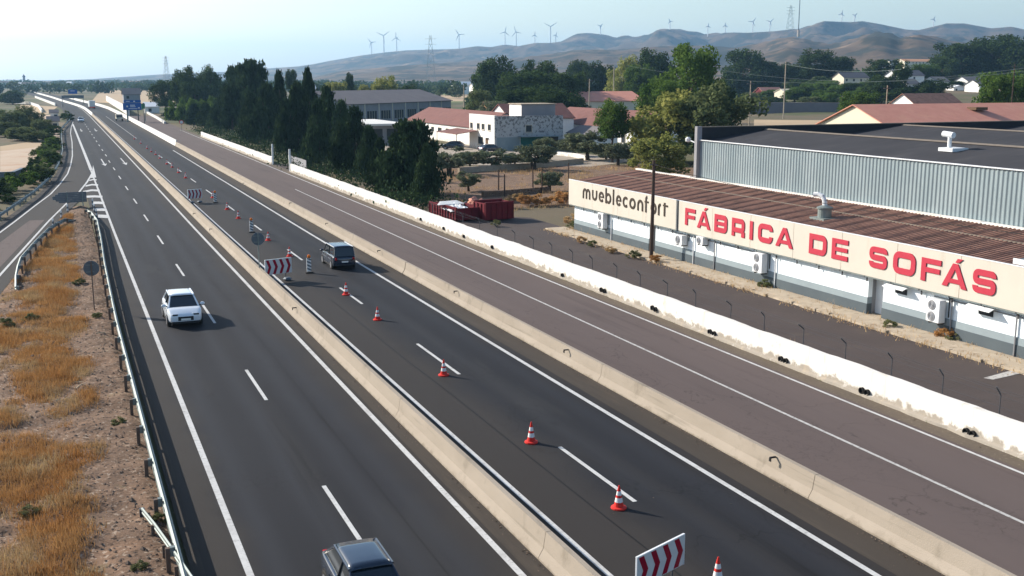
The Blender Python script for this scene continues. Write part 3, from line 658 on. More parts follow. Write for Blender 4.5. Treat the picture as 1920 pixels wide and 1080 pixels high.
def glyph(ch, w_, h):
    mb = MB(); s = .33; q = s / 2; e = .05
    if ch in 'ÁA':
        t = .36; a = .17
        poly(mb, [(0, 0), (t, 0), (w_ / 2, h * .76), (w_ / 2, h), (w_ / 2 - a, h)], e)
        poly(mb, [(w_ - t, 0), (w_, 0), (w_ / 2 + a, h), (w_ / 2, h), (w_ / 2, h * .76)], e)
        def xi(y): return t + (w_ / 2 - t) * y / (h * .76)
        poly(mb, [(xi(.2), .2), (w_ - xi(.2), .2), (w_ - xi(.42), .42), (xi(.42), .42)], e - .004)
        if ch == 'Á': poly(mb, [(w_ / 2 - .02, h + .07), (w_ / 2 + .2, h + .07), (w_ / 2 + .46, h + .27), (w_ / 2 + .12, h + .27)], e)
    elif ch in 'FE':
        poly(mb, [(0, 0), (s, 0), (s, h), (0, h)], e)
        poly(mb, [(s, h - .27), (w_, h - .27), (w_, h), (s, h)], e)
        if ch == 'F': poly(mb, [(s, h * .40), (w_ * .95, h * .40), (w_ * .95, h * .40 + .25), (s, h * .40 + .25)], e)
        else:
            poly(mb, [(s, h / 2 - .115), (w_ * .97, h / 2 - .115), (w_ * .97, h / 2 + .115), (s, h / 2 + .115)], e); poly(mb, [(s, 0), (w_, 0), (w_, .27), (s, .27)], e)
    elif ch == 'I': poly(mb, [(0, 0), (w_, 0), (w_, h), (0, h)], e)
    elif ch == 'O': ribbon(mb, rrect(q, w_ - q, q, h - q, .28), s, e, True)
    elif ch == 'D': ribbon(mb, rrect(q, w_ - q, q, h - q, .26, '1001'), s, e, True)
    elif ch == 'B':
        ribbon(mb, rrect(q, w_ - q, q, h - q, .22, '1001'), s, e, True); poly(mb, [(s, h / 2 - .12), (w_ - s, h / 2 - .12), (w_ - s, h / 2 + .12), (s, h / 2 + .12)], e - .004)
    elif ch == 'R':
        ribbon(mb, rrect(q, w_ - q, h * .34 + .02, h - q, .2, '1001'), s * .97, e, True)
        poly(mb, [(0, 0), (s, 0), (s, h * .34 - .12), (0, h * .34 - .12)], e)
        poly(mb, [(w_ - s * 1.05, 0), (w_ + .02, 0), (w_ + .02, h * .30), (w_ - s * 1.05, h * .30)], e - .005)
    elif ch == 'C': ribbon(mb, [(w_ - q, h * .66), (w_ - q, h - q - .24)] + arc(w_ - q - .24, h - q - .24, .24, .24, 0, 90, 5) + arc(q + .26, h - q - .26, .26, .26, 90, 180, 5) + arc(q + .26, q + .26, .26, .26, 180, 270, 5) + arc(w_ - q - .24, q + .24, .24, .24, 270, 360, 5) + [(w_ - q, h * .36)], s, e)
    elif ch == 'S':
        r = .17
        ribbon(mb, [(w_ - q, h * .72)] + arc(w_ - q - r, h - q - r, r, r, 0, 90, 5) + arc(q + r, h - q - r, r, r, 90, 180, 5) + arc(q + r, h / 2 + r, r, r, 180, 270, 5) + arc(w_ - q - r, h / 2 - r, r, r, 90, 0, 5) + arc(w_ - q - r, q + r, r, r, 0, -90, 5) + arc(q + r, q + r, r, r, 270, 180, 5) + [(q, h * .30)], s * .92, e)
    return mb
def small(ch, w_, x):                             # rounded lower case, x = x-height
    mb = MB(); s = .19; q = s / 2; r = (w_ - s) / 2; e = .04
    ring = arc(w_ / 2, x / 2, r, x / 2 - q, 0, 360, 20)[:-1]
    if ch == 'm':
        r4 = (w_ - s) / 4
        for k in range(2): ribbon(mb, [(q + 2 * r4 * k, 0)] + [(q + 2 * r4 * k, x - r4 - q)] + arc(q + r4 + 2 * r4 * k, x - r4 - q, r4, r4, 180, 0, 8) + [(q + 2 * r4 * (k + 1), 0)], s, e + .004 * k)
    elif ch == 'n': ribbon(mb, [(q, 0), (q, x - r - q)] + arc(w_ / 2, x - r - q, r, r, 180, 0, 10) + [(w_ - q, 0)], s, e)
    elif ch == 'u': ribbon(mb, [(q, x), (q, r + q)] + arc(w_ / 2, r + q, r, r, 180, 360, 10) + [(w_ - q, x)], s, e)
    elif ch == 'o': ribbon(mb, ring, s, e, True)
    elif ch == 'e':
        ribbon(mb, arc(w_ / 2, x / 2, r, x / 2 - q, 0, 318, 18), s, e); poly(mb, [(s, x / 2 - .05), (w_ - .01, x / 2 - .05), (w_ - .01, x / 2 + .05), (s, x / 2 + .05)], e + .005)
    elif ch == 'c': ribbon(mb, arc(w_ / 2, x / 2, r, x / 2 - q, 48, 312, 18), s, e)
    elif ch == 'b': ribbon(mb, ring, s, e, True); poly(mb, [(0, 0), (s, 0), (s, 1.24), (0, 1.24)], e + .005)
    elif ch == 'l': poly(mb, [(0, 0), (s, 0), (s, 1.24), (0, 1.24)], e)
    elif ch == 'f': ribbon(mb, [(.2, 0), (.2, 1.04)] + arc(.2 + .17, 1.04, .17, .14, 180, 95, 5), s, e); poly(mb, [(.02, x - .12), (w_, x - .12), (w_, x), (.02, x)], e + .005)
    elif ch == 't': ribbon(mb, [(.2, 1.02), (.2, .02)], s, e); poly(mb, [(.0, x - .12), (w_, x - .12), (w_, x), (0, x)], e + .005)
    elif ch == 'r': ribbon(mb, [(q, 0), (q, x - .24)] + arc(q + .24, x - .26, .24, .2, 180, 90, 6), s, e)
    return mb
def place(mb, y, z, m):
    for i, (x, yy, d) in enumerate(mb.v): mb.v[i] = (SX - d - .002, y - x, z + yy)
    mb.build('letter', MT[m], sg, world=True)
for ch, a, b in (('F', 67.01, 65.67), ('Á', 65.41, 63.71), ('B', 63.21, 61.67), ('R', 61.11, 59.65), ('I', 59.06, 58.72), ('C', 58.13, 56.59), ('A', 56.25, 54.49), ('D', 52.93, 51.32), ('E', 50.84, 49.44), ('S', 47.65, 46.21), ('O', 45.75, 44.09), ('F', 43.66, 42.29), ('Á', 42.16, 40.5), ('S', 40.16, 38.69)):
    place(glyph(ch, a - b, 1.20), a, 2.88 if a > 45 else 2.82, 'letter_red')
for ch, a, b in zip('mueblecon', (83.62, 81.85, 80.62, 79.43, 78.14, 77.57, 76.44, 75.34, 74.06), (82.23, 80.95, 79.72, 78.45, 77.9, 76.72, 75.52, 74.38, 73.18)): place(small(ch, a - b, .87), a, 3.13, 'letter_dark')
for ch, a, b in zip('fort', (72.93, 71.99, 70.89, 70.15), (72.36, 71.15, 70.35, 69.5)): place(small(ch, a - b, .87), a, 3.11, 'letter_dark')
# air conditioners on the wall
def aircon(label, y1, y0, z0, z1, fans):
    t = thing('air_conditioner', label, 'air conditioner', (FX - .25, (y0 + y1) / 2, z0), group='wall air conditioners'); x0, x1 = FX - .55, FX - .12
    bx('case', MT['white_metal'], t, x0, x1, y0, y1, z0, z1, True, .02)
    hh = (z1 - z0) / fans
    for i in range(fans):
        cz, cy, r = z0 + hh * (i + .5), y0 + (y1 - y0) * .60, min(hh, (y1 - y0)) * .42
        g_ = MB().lathe([(r, 0), (r, .03), (r * .9, .03), (r * .86, .004)], 20, (x0 - .032, cy, cz), 'x').build('fan_grille', MT['grey_wall'], t, world=True)
        for k in range(3): MB().lathe([(r * (.25 + .22 * k), 0), (r * (.25 + .22 * k), .02), (r * (.29 + .22 * k), .02), (r * (.29 + .22 * k), 0)], 16, (x0 - .05, cy, cz), 'x', False).build('ring', MT['white_metal'], g_, world=True)
    for y in (y0 + .15, y1 - .15): MB().box(x0 + .05, FX, y - .02, y + .02, z0 - .10, z0 - .002).build('bracket', MT['steel_dark'], t, world=True)
    MB().tube([(FX - .04, y0 - .12, z0 + .3), (FX - .04, y0 - .12, 2.2)], .03, 5).build('pipe', MT['rubber'], t, world=True)
aircon('tall twin-fan air conditioner at the left end of the factory wall', 80.5, 79.55, 1.0, 2.25, 2)
aircon('small air conditioner with one fan just right of the wooden pole', 68.1, 67.15, 1.35, 2.05, 1)
aircon('smallest air conditioner, second one right of the wooden pole', 65.25, 64.4, 1.75, 2.3, 1)
aircon('tall twin-fan air conditioner under the red word FÁBRICA', 58.4, 57.4, .9, 2.15, 2)
aircon('tall twin-fan air conditioner under the red word SOFÁS', 42.95, 42.05, .82, 2.0, 2)
for y1, y0 in ((46.35, 44.75), (40.48, 38.85), (34.4, 32.8)):      # windows with tilted hatches: parts of the factory
    f = bx('window', MT['window_dark'], fac, FX - .06, FX - .004, y0 + .25, y1 - .5, 1.72, 2.0, world=True)
    mb = MB().add([(FX - .02, y0, 2.22), (FX - .02, y1, 2.22), (FX - .55, y1, 2.02), (FX - .55, y0, 2.02), (FX - .02, y0, 2.25), (FX - .02, y1, 2.25), (FX - .55, y1, 2.05), (FX - .55, y0, 2.05)], [(0, 1, 2, 3), (7, 6, 5, 4), (0, 3, 7, 4), (1, 5, 6, 2), (2, 6, 7, 3), (0, 4, 5, 1)])
    h_ = mb.build('hatch', MT['white_metal'], fac, world=True)
# roof vent with curved pipe on the tiles
vt = thing('roof_vent', 'squat metal roof vent with a bent pipe on the brown tiles', 'vent', (43.9, 55.2, 4.5))
MB().box(43.3, 44.5, 54.5, 55.9, 4.48, 4.62).build('base', MT['galvanised'], vt, world=True)
MB().lathe([(.42, .0), (.42, .55), (.50, .58), (.50, .66), (.2, .78)], 18, (43.9, 55.2, 4.6)).build('drum', MT['galvanised'], vt, smooth=False, world=True)
MB().tube([(43.9, 55.2, 5.3), (43.9, 55.25, 5.65), (43.86, 55.4, 5.9), (43.75, 55.7, 6.02), (43.6, 55.95, 6.0)], .15, 10).build('pipe', MT['white_metal'], vt, world=True)
# panel lying on the roof at the frame's right edge
sp = thing('solar_panel', 'dark flat panel lying on the tiles at the right edge', 'panel', (42.8, 36, 4.5))
MB().add([(41.6, 33, 4.62), (41.6, 38.1, 4.62), (43.6, 38.1, 4.86), (43.6, 33, 4.86), (41.6, 33, 4.70), (41.6, 38.1, 4.70), (43.6, 38.1, 4.94), (43.6, 33, 4.94)], [(0, 1, 2, 3), (4, 7, 6, 5), (0, 4, 5, 1), (1, 5, 6, 2), (2, 6, 7, 3), (3, 7, 4, 0)]).build('panel', MT['sign_back'], sp, world=True)
MB().box(41.5, 41.58, 33, 38.2, 4.5, 4.76).build('rail', MT['white_metal'], sp, world=True)
# pavement along the factory
pv = MB(); ys_ = [12 + i * .8 for i in range(96)]
for y in ys_:
    a = .10 * mnoise.noise((y * .7, 2, 0)); pv.v += [(39.55 + a, y, -.02), (39.6 + a, y, .10), (41.44, y, .11)]
pv.f = [(3 * i + k, 3 * i + k + 1, 3 * i + k + 4, 3 * i + k + 3) for i in range(len(ys_) - 1) for k in range(2)]
pv.f = [f[::-1] for f in pv.f]
pvo = struct('pavement', pv, MT['kerb_stone'])
rg = random.Random(4)
y = 87.2
while y > 14:                                    # broken kerb stones, pale and uneven
    l = rg.uniform(.7, 1.3); z = rg.uniform(.10, .17); x = 39.5 + rg.uniform(-.06, .06)
    if rg.random() < .85: MB().box(x, x + .22, y - l + .04, y, -.03, z).build('kerb_stone', MT['kerb_stone'], pvo)
    y -= l
# wooden pole
pl = thing('utility_pole', 'dark wooden utility pole standing in front of the factory sign', 'pole', (39.9, 69.65, 0))
MB().cyl((39.9, 69.65, -.3), (39.95, 69.65, 7.3), .15, .11, 10).build('shaft', MT['pole_wood'], pl, world=True)
MB().box(39.6, 40.2, 69.6, 69.7, 6.95, 7.03).build('crossarm', MT['steel_dark'], pl, world=True)
for y_, nm in ((69.65, 'a'),):
    wr = thing('overhead_cable', 'thin cable running from the wooden pole along the factory roof', 'cable', (39.9, 69.65, 7.0))
    P = [Vector((39.9, 69.65, 7.0)).lerp(Vector((44, 15, 7.0)), t / 12) - Vector((0, 0, 1.2 * 4 * (t / 12) * (1 - t / 12))) for t in range(13)]
    MB().tube(P, .02, 4).build('cable', MT['rubber'], wr, world=True)
# ================================================================== big warehouse behind
wh = thing('warehouse', 'large grey warehouse with ribbed steel wall and dark roof behind the factory', 'warehouse', (48.3, 76.8, 0))
mb = MB(); n = int((76.8 - 12) / .0825)
P = []
for i in range(n + 1):
    y = 12 + (76.8 - 12) * i / n; ph = i % 4; P.append((48.3 + (0, 0, .045, .045)[ph], y))
mb.v = [(x, y, 0) for x, y in P] + [(x, y, 8.2) for x, y in P]
mb.f = [(i, i + len(P), i + 1 + len(P), i + 1) for i in range(n)]
mb.build('ribbed_wall', MT['sheet_steel'], wh, world=True)
MB().box(48.20, 48.38, 12, 76.8, 8.2, 8.26).build('gutter', MT['white_metal'], wh, world=True)
MB().box(48.0, 48.45, 76.82, 77.2, 0, 9.32).build('corner_post', MT['grey_wall'], wh, world=True)
MB().box(48.45, 150, 76.85, 77.1, 0, 9.22).build('gable_parapet', MT['fibre_cement'], wh, world=True)
MB().box(48.45, 150, 76.80, 77.15, 9.221, 9.30).build('coping', MT['ridge_cap'], wh, world=True)
bays = [(48.4, 8.15), (54.6, 8.98), (60.6, 8.25), (69, 9.1), (77, 8.25), (86, 9.15), (95, 8.25), (106, 9.2), (117, 8.25), (128, 9.2), (140, 8.25)]
for (x0, z0), (x1, z1) in zip(bays[:-1], bays[1:]):
    MB().add([(x0, 12, z0), (x1, 12, z1), (x1, 76.8, z1), (x0, 76.8, z0), (x0, 12, z0 - .12), (x1, 12, z1 - .12), (x1, 76.8, z1 - .12), (x0, 76.8, z0 - .12)], [(0, 1, 2, 3), (7, 6, 5, 4), (0, 4, 5, 1), (2, 6, 7, 3)]).build('roof_slope', MT['fibre_cement'], wh, world=True)
    if z1 > z0: MB().add([(x1 - .28, 12, z1 + .0), (x1, 12, z1 + .09), (x1 + .28, 12, z1 + .0), (x1 - .28, 76.7, z1 + .0), (x1, 76.7, z1 + .09), (x1 + .28, 76.7, z1 + .0)], [(0, 1, 4, 3), (1, 2, 5, 4)]).build('ridge_cap', MT['ridge_cap'], wh, world=True)
lmp = thing('wall_lamp', 'small white floodlight on an arm at the warehouse corner', 'lamp', (48.2, 77, 7.9))
MB().tube([(48.2, 77.2, 7.95), (48.1, 78.1, 8.15)], .05, 6).build('arm', MT['white_metal'], lmp, world=True)
MB().lathe([(.08, -.2), (.22, -.12), (.24, .1), (.1, .22)], 12, (48.08, 78.3, 8.18)).build('head', MT['white_metal'], lmp, world=True)
v2 = thing('roof_vent', 'white chimney cowl on a square plate on the dark warehouse roof', 'vent', (52.2, 53.6, 8.6))
MB().box(51.6, 52.9, 52.9, 54.1, 8.62, 8.84).build('plate', MT['white_metal'], v2, world=True)
MB().cyl((52.1, 53.7, 8.8), (52.1, 53.7, 9.55), .13, .13, 10).build('pipe', MT['white_metal'], v2, world=True)
MB().cyl((52.1, 53.4, 9.62), (52.1, 54.25, 9.68), .19, .19, 12).build('cowl', MT['white_metal'], v2, world=True)
# ================================================================== red skips with rubble
def skip(label, x0, y0, L, Wd, hgt, rz, filled):
    t = thing('skip_container', label, 'container', (x0, y0, 0), rz)
    th = .07
    for nm, b in (('side', (0, L, 0, th)), ('side', (0, L, Wd - th, Wd)), ('end', (0, th, th, Wd - th)), ('end', (L - th, L, th, Wd - th))):
        MB().box(b[0], b[1], b[2], b[3], .12, hgt).build(nm, MT['container_red'], t)
    MB().box(th, L - th, th, Wd - th, .12, .2).build('floor', MT['container_red'], t)
    n = int(L / .6)
    for i in range(n + 1):
        x = min(L - .05, i * L / n)
        for yy in ((-.09, -.004), (Wd + .004, Wd + .09)): MB().box(x - .045, x + .045, yy[0], yy[1], .14, hgt - .08).build('rib', MT['container_red'], t)
    for i in range(4):
        y = .1 + i * (Wd - .2) / 3
        MB().box(-.09, -.004, y - .04, y + .04, .14, hgt - .08).build('rib', MT['container_red'], t)
        MB().box(L + .004, L + .09, y - .04, y + .04, .14, hgt - .08).build('rib', MT['container_red'], t)
    for a in ((-.06, L + .06, -.06, .1), (-.06, L + .06, Wd - .1, Wd + .06)): MB().box(*a, hgt + .002, hgt + .09).build('rim', MT['container_red'], t)
    return t
c1 = skip('low red skip loaded with white sheets beside the whitewashed wall', 33.0, 101.2, 6.0, 2.5, 1.25, R(-84), True)
c1.location = (33.3, 101.6, 0)
c2 = skip('taller dark red skip with open end standing behind the loaded skip', 35.2, 97.0, 3.0, 2.3, 1.7, R(8), False)
c2.location = (36.5, 94.7, 0)
def heap(name, label, cx, cy, rx, ry, z0, h, m, seed, cat):
    mb = MB(); n = 14; rr = random.Random(seed)
    for j in range(n + 1):
        for i in range(n + 1):
            x, y = -1 + 2 * i / n, -1 + 2 * j / n; e = max(0, 1 - max(abs(x), abs(y)) ** 3)
            mb.v.append((cx + x * rx, cy + y * ry, z0 + h * e * (.6 + .6 * mnoise.fractal((x * 1.6 + seed, y * 1.6, seed), 1, 2, 4)) + rr.uniform(-.04, .04)))
    mb.f = [(j * (n + 1) + i, j * (n + 1) + i + 1, (j + 1) * (n + 1) + i + 1, (j + 1) * (n + 1) + i) for j in range(n) for i in range(n)]
    t = thing(name, label, cat, (cx, cy, z0)); mb.build(name, MT[m], t, world=True); return t
heap('white_sheets', 'crumpled white sheeting heaped inside the low red skip', 34.7, 98.7, 1.15, 2.7, .95, .55, 'tarp', 3, 'sheeting')
heap('rubble', 'dark rubble heap lying between the two red skips', 36.4, 98.9, 1.3, 1.6, 0, 1.5, 'steel_dark', 8, 'rubble')
heap('rubble', 'pile of broken bricks and debris behind the red skips', 39.2, 104.0, 1.6, 1.6, -.1, 1.6, 'tile_pink', 12, 'rubble')
for i in range(5):
    a = (i - 2) * .5
    pk = thing('plank', ('longest', 'second', 'third', 'fourth', 'shortest')[i] + ' pale plank lying across the low red skip', 'plank', (34.6 + a * .3, 98.2 + i * .6, 1.36))
    MB().box(-1.3 + .06 * i, 1.3 - .05 * i, -.16, .16, 0, .05).build('board', MT['tarp'], pk); pk.rotation_euler = (0, .02 * a, .2 + .2 * a)
# ================================================================== road-works furniture
ORD = ['nearest', 'second', 'third', 'fourth', 'fifth', 'sixth', 'seventh', 'eighth', 'ninth', 'tenth', 'eleventh', 'twelfth', 'thirteenth', 'fourteenth', 'fifteenth', 'sixteenth', 'seventeenth', 'eighteenth', 'nineteenth', 'twentieth']
def make_cone():
    t = thing('traffic_cone', '', 'traffic cone', group='traffic cones along the lane line')
    b = MB().lathe([(.24, 0), (.25, .02), (.24, .055), (.17, .075)], 16).build('base', MT['cone_red'], t)
    rad = lambda z: .155 - (.155 - .028) * (z - .07) / .68
    for z0, z1, m, nm in ((.07, .22, 'cone_red', 'body'), (.22, .36, 'reflective', 'band'), (.36, .44, 'cone_red', 'body'), (.44, .57, 'reflective', 'band'), (.57, .75, 'cone_red', 'body')):
        MB().lathe([(rad(z0), z0), (rad(z1) if z1 < .75 else .02, z1)], 14).build(nm, MT[m], t, smooth=False)
    return t
cones = [(1345, 1094), (1160, 953), (996, 830), (832, 704), (708, 600), (649, 553), (543, 481), (503, 451), (447, 410), (426, 393), (399, 371), (348, 334), (335, 324), (323, 314), (313, 308), (300, 297), (292, 290), (284, 285), (276, 279), (264, 269), (252, 261)]
c0 = make_cone()
for i, (u, v) in enumerate(cones):
    c = c0 if i == 0 else copy_tree(c0)
    p = G(u, v); c.location = p; c.rotation_euler.z = i * 1.3
    if i >= 2 and i % 3 == 2: c.scale = (1, 1, 1.06)
    c['label'] = f'red traffic cone with white bands, {ORD[i] if i < 20 else "farthest"} in the row counted from the camera'
# chevron boards: white panel, four red chevrons, two legs, sand bags
def chevron(label, a, b, h, legz, sub):
    a, b = Vector(a), Vector(b); d = (b - a); L = Vector((d.x, d.y, 0)).length; rz = math.atan2(d.y, d.x)
    t = thing('chevron_board', label, 'road sign', (a.x, a.y, 0), rz, 'chevron boards closing the lane')
    MB().box(0, L, 0, .03, legz, legz + h).build('panel', MT['sign_white'], t)
    MB().box(-.02, L + .02, -.012, .045, legz + h + .002, legz + h + .035).build('frame_top', MT['white_metal'], t)
    for x in (-.022, L + .002): MB().box(x, x + .02, -.01, .04, legz, legz + h).build('frame_side', MT['white_metal'], t)
    s = L / 4; wd = s * .42
    for k in range(4):
        x = k * s + s * .12; tip = s * .38
        P = [(x, h - .02), (x + wd, h - .02), (x + wd + tip, h / 2), (x + wd, .02), (x, .02), (x + tip, h / 2)]
        m2 = MB(); n = 6
        m2.v = [(px, -.006, legz + pz) for px, pz in P] + [(px, -.001, legz + pz) for px, pz in P]
        m2.f = [(0, 5, 2, 1), (5, 4, 3, 2)] + [(i, (i + 1) % n, n + (i + 1) % n, n + i) for i in range(n)]
        m2.build('chevron', MT['sign_red'], t)
    for x in (L * .22, L * .78):
        l_ = MB().box(x - .025, x + .025, .031, .075, 0, legz + h + .03).build('leg', MT['steel_dark'], t)
        MB().box(x - .03, x + .03, -.45, .55, .002, .05).build('foot', MT['steel_dark'], l_)
        MB().lathe([(.02, .05), (.25, .06), (.28, .13), (.18, .22), (.03, .24)], 10, (x + .05, -.1, 0)).build('sand_bag', MT['sign_back'], t)
    return t
p = G(1195, 1047, 1.45); q = G(1283, 1003, 1.45)
chevron('large red and white chevron board cut off by the bottom edge', (p.x, p.y, 0), (q.x, q.y, 0), .82, .63, 0)
p = G(498, 515, .55); chevron('red and white chevron board beside the median barrier in mid distance', (p.x, p.y, 0), (p.x + 1.80, p.y + .55, 0), .98, .5, 0)
p = G(352.5, 372, .55); chevron('farthest chevron board, dark striped, up the closed lane', (p.x, p.y, 0), (p.x + 1.5, p.y + .5, 0), .95, .5, 0)
def beacon(label, u, v):
    p = G(u, v); t = thing('beacon_post', label, 'beacon', (p.x, p.y, 0), 0, 'striped warning beacons')
    MB().box(-.26, .26, -.16, .16, 0, .09).build('base', MT['rubber'], t)
    MB().box(-.14, .14, -.012, .012, .12, 1.05).build('panel', MT['reflective'], t)
    MB().box(-.162, -.142, -.03, .03, .09, 1.05).build('rail', MT['white_metal'], t)
    for k in range(4):
        z = .14 + k * .24
        MB().add([(-.14, -.016, z + .14), (-.14, -.016, z + .26 if k < 3 else min(1.04, z + .26)), (.14, -.016, z + .12), (.14, -.016, z)], [(0, 3, 2, 1)]).build('stripe', MT['sign_back'], t)
    lm = MB().lathe([(.03, 0), (.10, .03), (.115, .12), (.09, .2), (.02, .23)], 12, (0, 0, 1.06)).build('lamp', MT['amber'], t)
    MB().box(-.1, .1, -.06, .06, 1.051, 1.075).build('battery_box', MT['rubber'], t)
beacon('striped beacon panel with amber lamp just left of the dark blue van', 580, 512)
beacon('striped warning beacon, second up the row, beyond the middle chevron board', 472, 436)
beacon('farthest striped beacon, right of the farthest chevron board', 404, 380)
# round sign backs
def roundsign(label, x, y, hc, r, z0=0):
    t = thing('round_sign', label, 'road sign', (x, y, z0))
    MB().lathe([(r * .96, -.015), (r, -.01), (r, .01), (r * .96, .015)], 28, (0, 0, 0)).build('disc', MT['sign_back'], t)
    d = t.children[0]; d.rotation_euler = (math.pi / 2, 0, R(-12)); d.location = (0, 0, hc)
    MB().cyl((0, -.06, -.1), (0, -.06, hc + r * .9), .035, .035, 8).build('post', MT['rusty_post' if z0 == 0 else 'galvanised'], t)
    for z in (hc - .2, hc + .2): MB().box(-r * .7, r * .7, -.045, -.02, z - .02, z + .02).build('clamp', MT['galvanised'], t)
p = G(177, 582); roundsign('back of a round sign on a rusty post in the dry verge', p.x, p.y, onY(172, 503, p.y).z, .44)
roundsign('back of a round sign on a post fixed to the median barrier', 11.82, 72.5, 2.0 - .8 + .72, .42, .8)
# gore sign seen from behind: arrow shaped, ribbed
p = G(152, 388); t = thing('direction_sign', 'dark back of an arrow-shaped exit sign at the nose of the ramp', 'road sign', (p.x, p.y, 0), R(8))
L = [(-2.75, .0), (-2.2, .42), (.62, .50), (.62, -.50), (-2.2, -.42)]
zc = 1.05
for i in range(6):
    z0, z1 = zc - .54 + i * .18, zc - .54 + (i + 1) * .18 - .012
    k = 1 - abs((z0 + z1) / 2 - zc) / .54
    MB().box(-2.0 - .85 * k, .62, 0, .05, z0, z1).build('slat', MT['sign_back'], t)
for x in (-1.3, .2): MB().box(x - .05, x + .05, -.10, -.004, 0, 1.65).build('post', MT['galvanised'], t)
def marker(label, u, v):
    p = G(u, v); t = thing('marker_post', label, 'marker post', (p.x, p.y, 0), group='striped marker posts at the gore')
    for i in range(4): MB().cyl((0, 0, i * .21), (0, 0, i * .21 + .209), .075, .075, 8).build('band', MT['reflective' if i % 2 else 'sign_back'], t)
for i, (u, v) in enumerate(((127, 399), (115, 411), (100, 428), (174, 388), (177, 398), (181, 408))):
    marker(('nearest the ramp tip, striped marker post on its guardrail', 'middle striped marker post on the ramp guardrail', 'lowest striped marker post on the ramp guardrail', 'farthest striped marker post beside the gore bars', 'middle striped marker post beside the gore bars', 'nearest striped marker post beside the gore bars')[i], u, v)
# far blue signs and gantry
def panel_sign(name, label, px, Y, m, posts, back=None, strips=()):
    a, b = onY(px[0], px[3], Y), onY(px[2], px[1], Y)
    t = thing(name, label, 'road sign', ((a.x + b.x) / 2, Y, 0))
    MB().box(a.x, b.x, Y, Y + .12, a.z, b.z).build('panel', MT[m], t, world=True)
    for x in posts:
        xx = a.x + (b.x - a.x) * x; MB().box(xx - .12, xx + .12, Y + .13, Y + .35, 0, b.z - .1).build('post', MT['galvanised'], t, world=True)
    for (u0, v0, u1, v1) in strips:
        c, d = onY(u0, v1, Y), onY(u1, v0, Y); MB().box(c.x, d.x, Y - .03, Y - .002, c.z, d.z).build('marking', MT['reflective'], t, world=True)
    return t
panel_sign('direction_sign', 'blue direction sign with two rows above the service road barrier', (231, 193, 264.5, 206.5), 360, 'sign_blue', (.2, .8), strips=((237, 198, 240, 201), (244, 196.5, 253, 198), (244, 199.5, 254, 200.8), (241, 203, 258, 204), (259, 201, 262, 203.5)))
panel_sign('direction_sign', 'narrow blue sign panel above the two-row direction sign', (232, 187.5, 264, 192.3), 360, 'sign_blue', (.2, .8), strips=((250, 189, 253, 191), (236, 189.6, 243, 190.6)))
panel_sign('direction_sign', 'small green sign edge beside the blue direction sign', (265.5, 194, 271.5, 204), 364, 'sign_green', (.9,))
panel_sign('direction_sign', 'small blue sign above the far gantry on the bend', (128, 168, 144.5, 176), 640, 'sign_blue', (.5,), strips=((132, 170, 140, 171),))
g = panel_sign('gantry_sign', 'dark message sign on a gantry over the far carriageway', (115.5, 178.5, 157, 184.5), 560, 'sign_back', (.03, .97))
p = G(340, 246); t = thing('speed_sign', 'small round red-rimmed speed sign in front of the cypress row', 'road sign', (29.9, onX(340, 229, 29.9).y, 0))
zc = onX(340, 229, 29.9).z
MB().cyl((0, 0, 0), (0, 0, zc), .05, .05, 6).build('post', MT['galvanised'], t)
d = MB().lathe([(.55, -.02), (.55, .02)], 20).build('rim', MT['cone_red'], t); d.rotation_euler.x = math.pi / 2; d.location = (0, -.08, zc)
d = MB().lathe([(.40, -.03), (.40, .03)], 20).build('face', MT['reflective'], t); d.rotation_euler.x = math.pi / 2; d.location = (0, -.085, zc)
# lamp post between carriageway and service road, far
lp = thing('lamp_post', 'thin dark post rising from the far white barrier', 'post', (22.6, 318, 0))
MB().cyl((22.6, 318, 0), (22.6, 318, 6.6), .11, .08, 8).build('shaft', MT['steel_dark'], lp, world=True); MB().box(22.45, 22.75, 317.9, 318.1, 6.5, 6.7).build('cap', MT['steel_dark'], lp, world=True)
# ================================================================== vehicles
def paint(name, c, rough=.25, metal=.0):
    m = mat(name, c, tuple(min(1, x * 1.08) for x in c), 2, rough, metal=metal, obj=True, spec=.5)
    m.node_tree.nodes['Principled BSDF'].inputs['Coat Weight'].default_value = .6
    m.node_tree.nodes['Principled BSDF'].inputs['Coat Roughness'].default_value = .08
    return m
mat('car_plastic', (.03, .03, .032), None, rough=.55); mat('rim', (.42, .43, .45), (.3, .31, .33), 5, .35, metal=.8, obj=True)
mat('headlight', (.70, .74, .78), (.5, .54, .58), 5, .12, obj=True); mat('taillight', (.35, .01, .012), None, rough=.2); mat('plate', (.75, .75, .70), None, rough=.4)
def ring(w_, zl, zb, wt):                       # half section of the lower body, left to right over the top
    P = [(w_ * .86, zl), (w_ * .97, zl + .10), (w_, zl + .30), (w_ * .985, zb - .14), (w_ * .95, zb - .03), (wt, zb)]
    return P + [(-x, z) for x, z in P[::-1]]
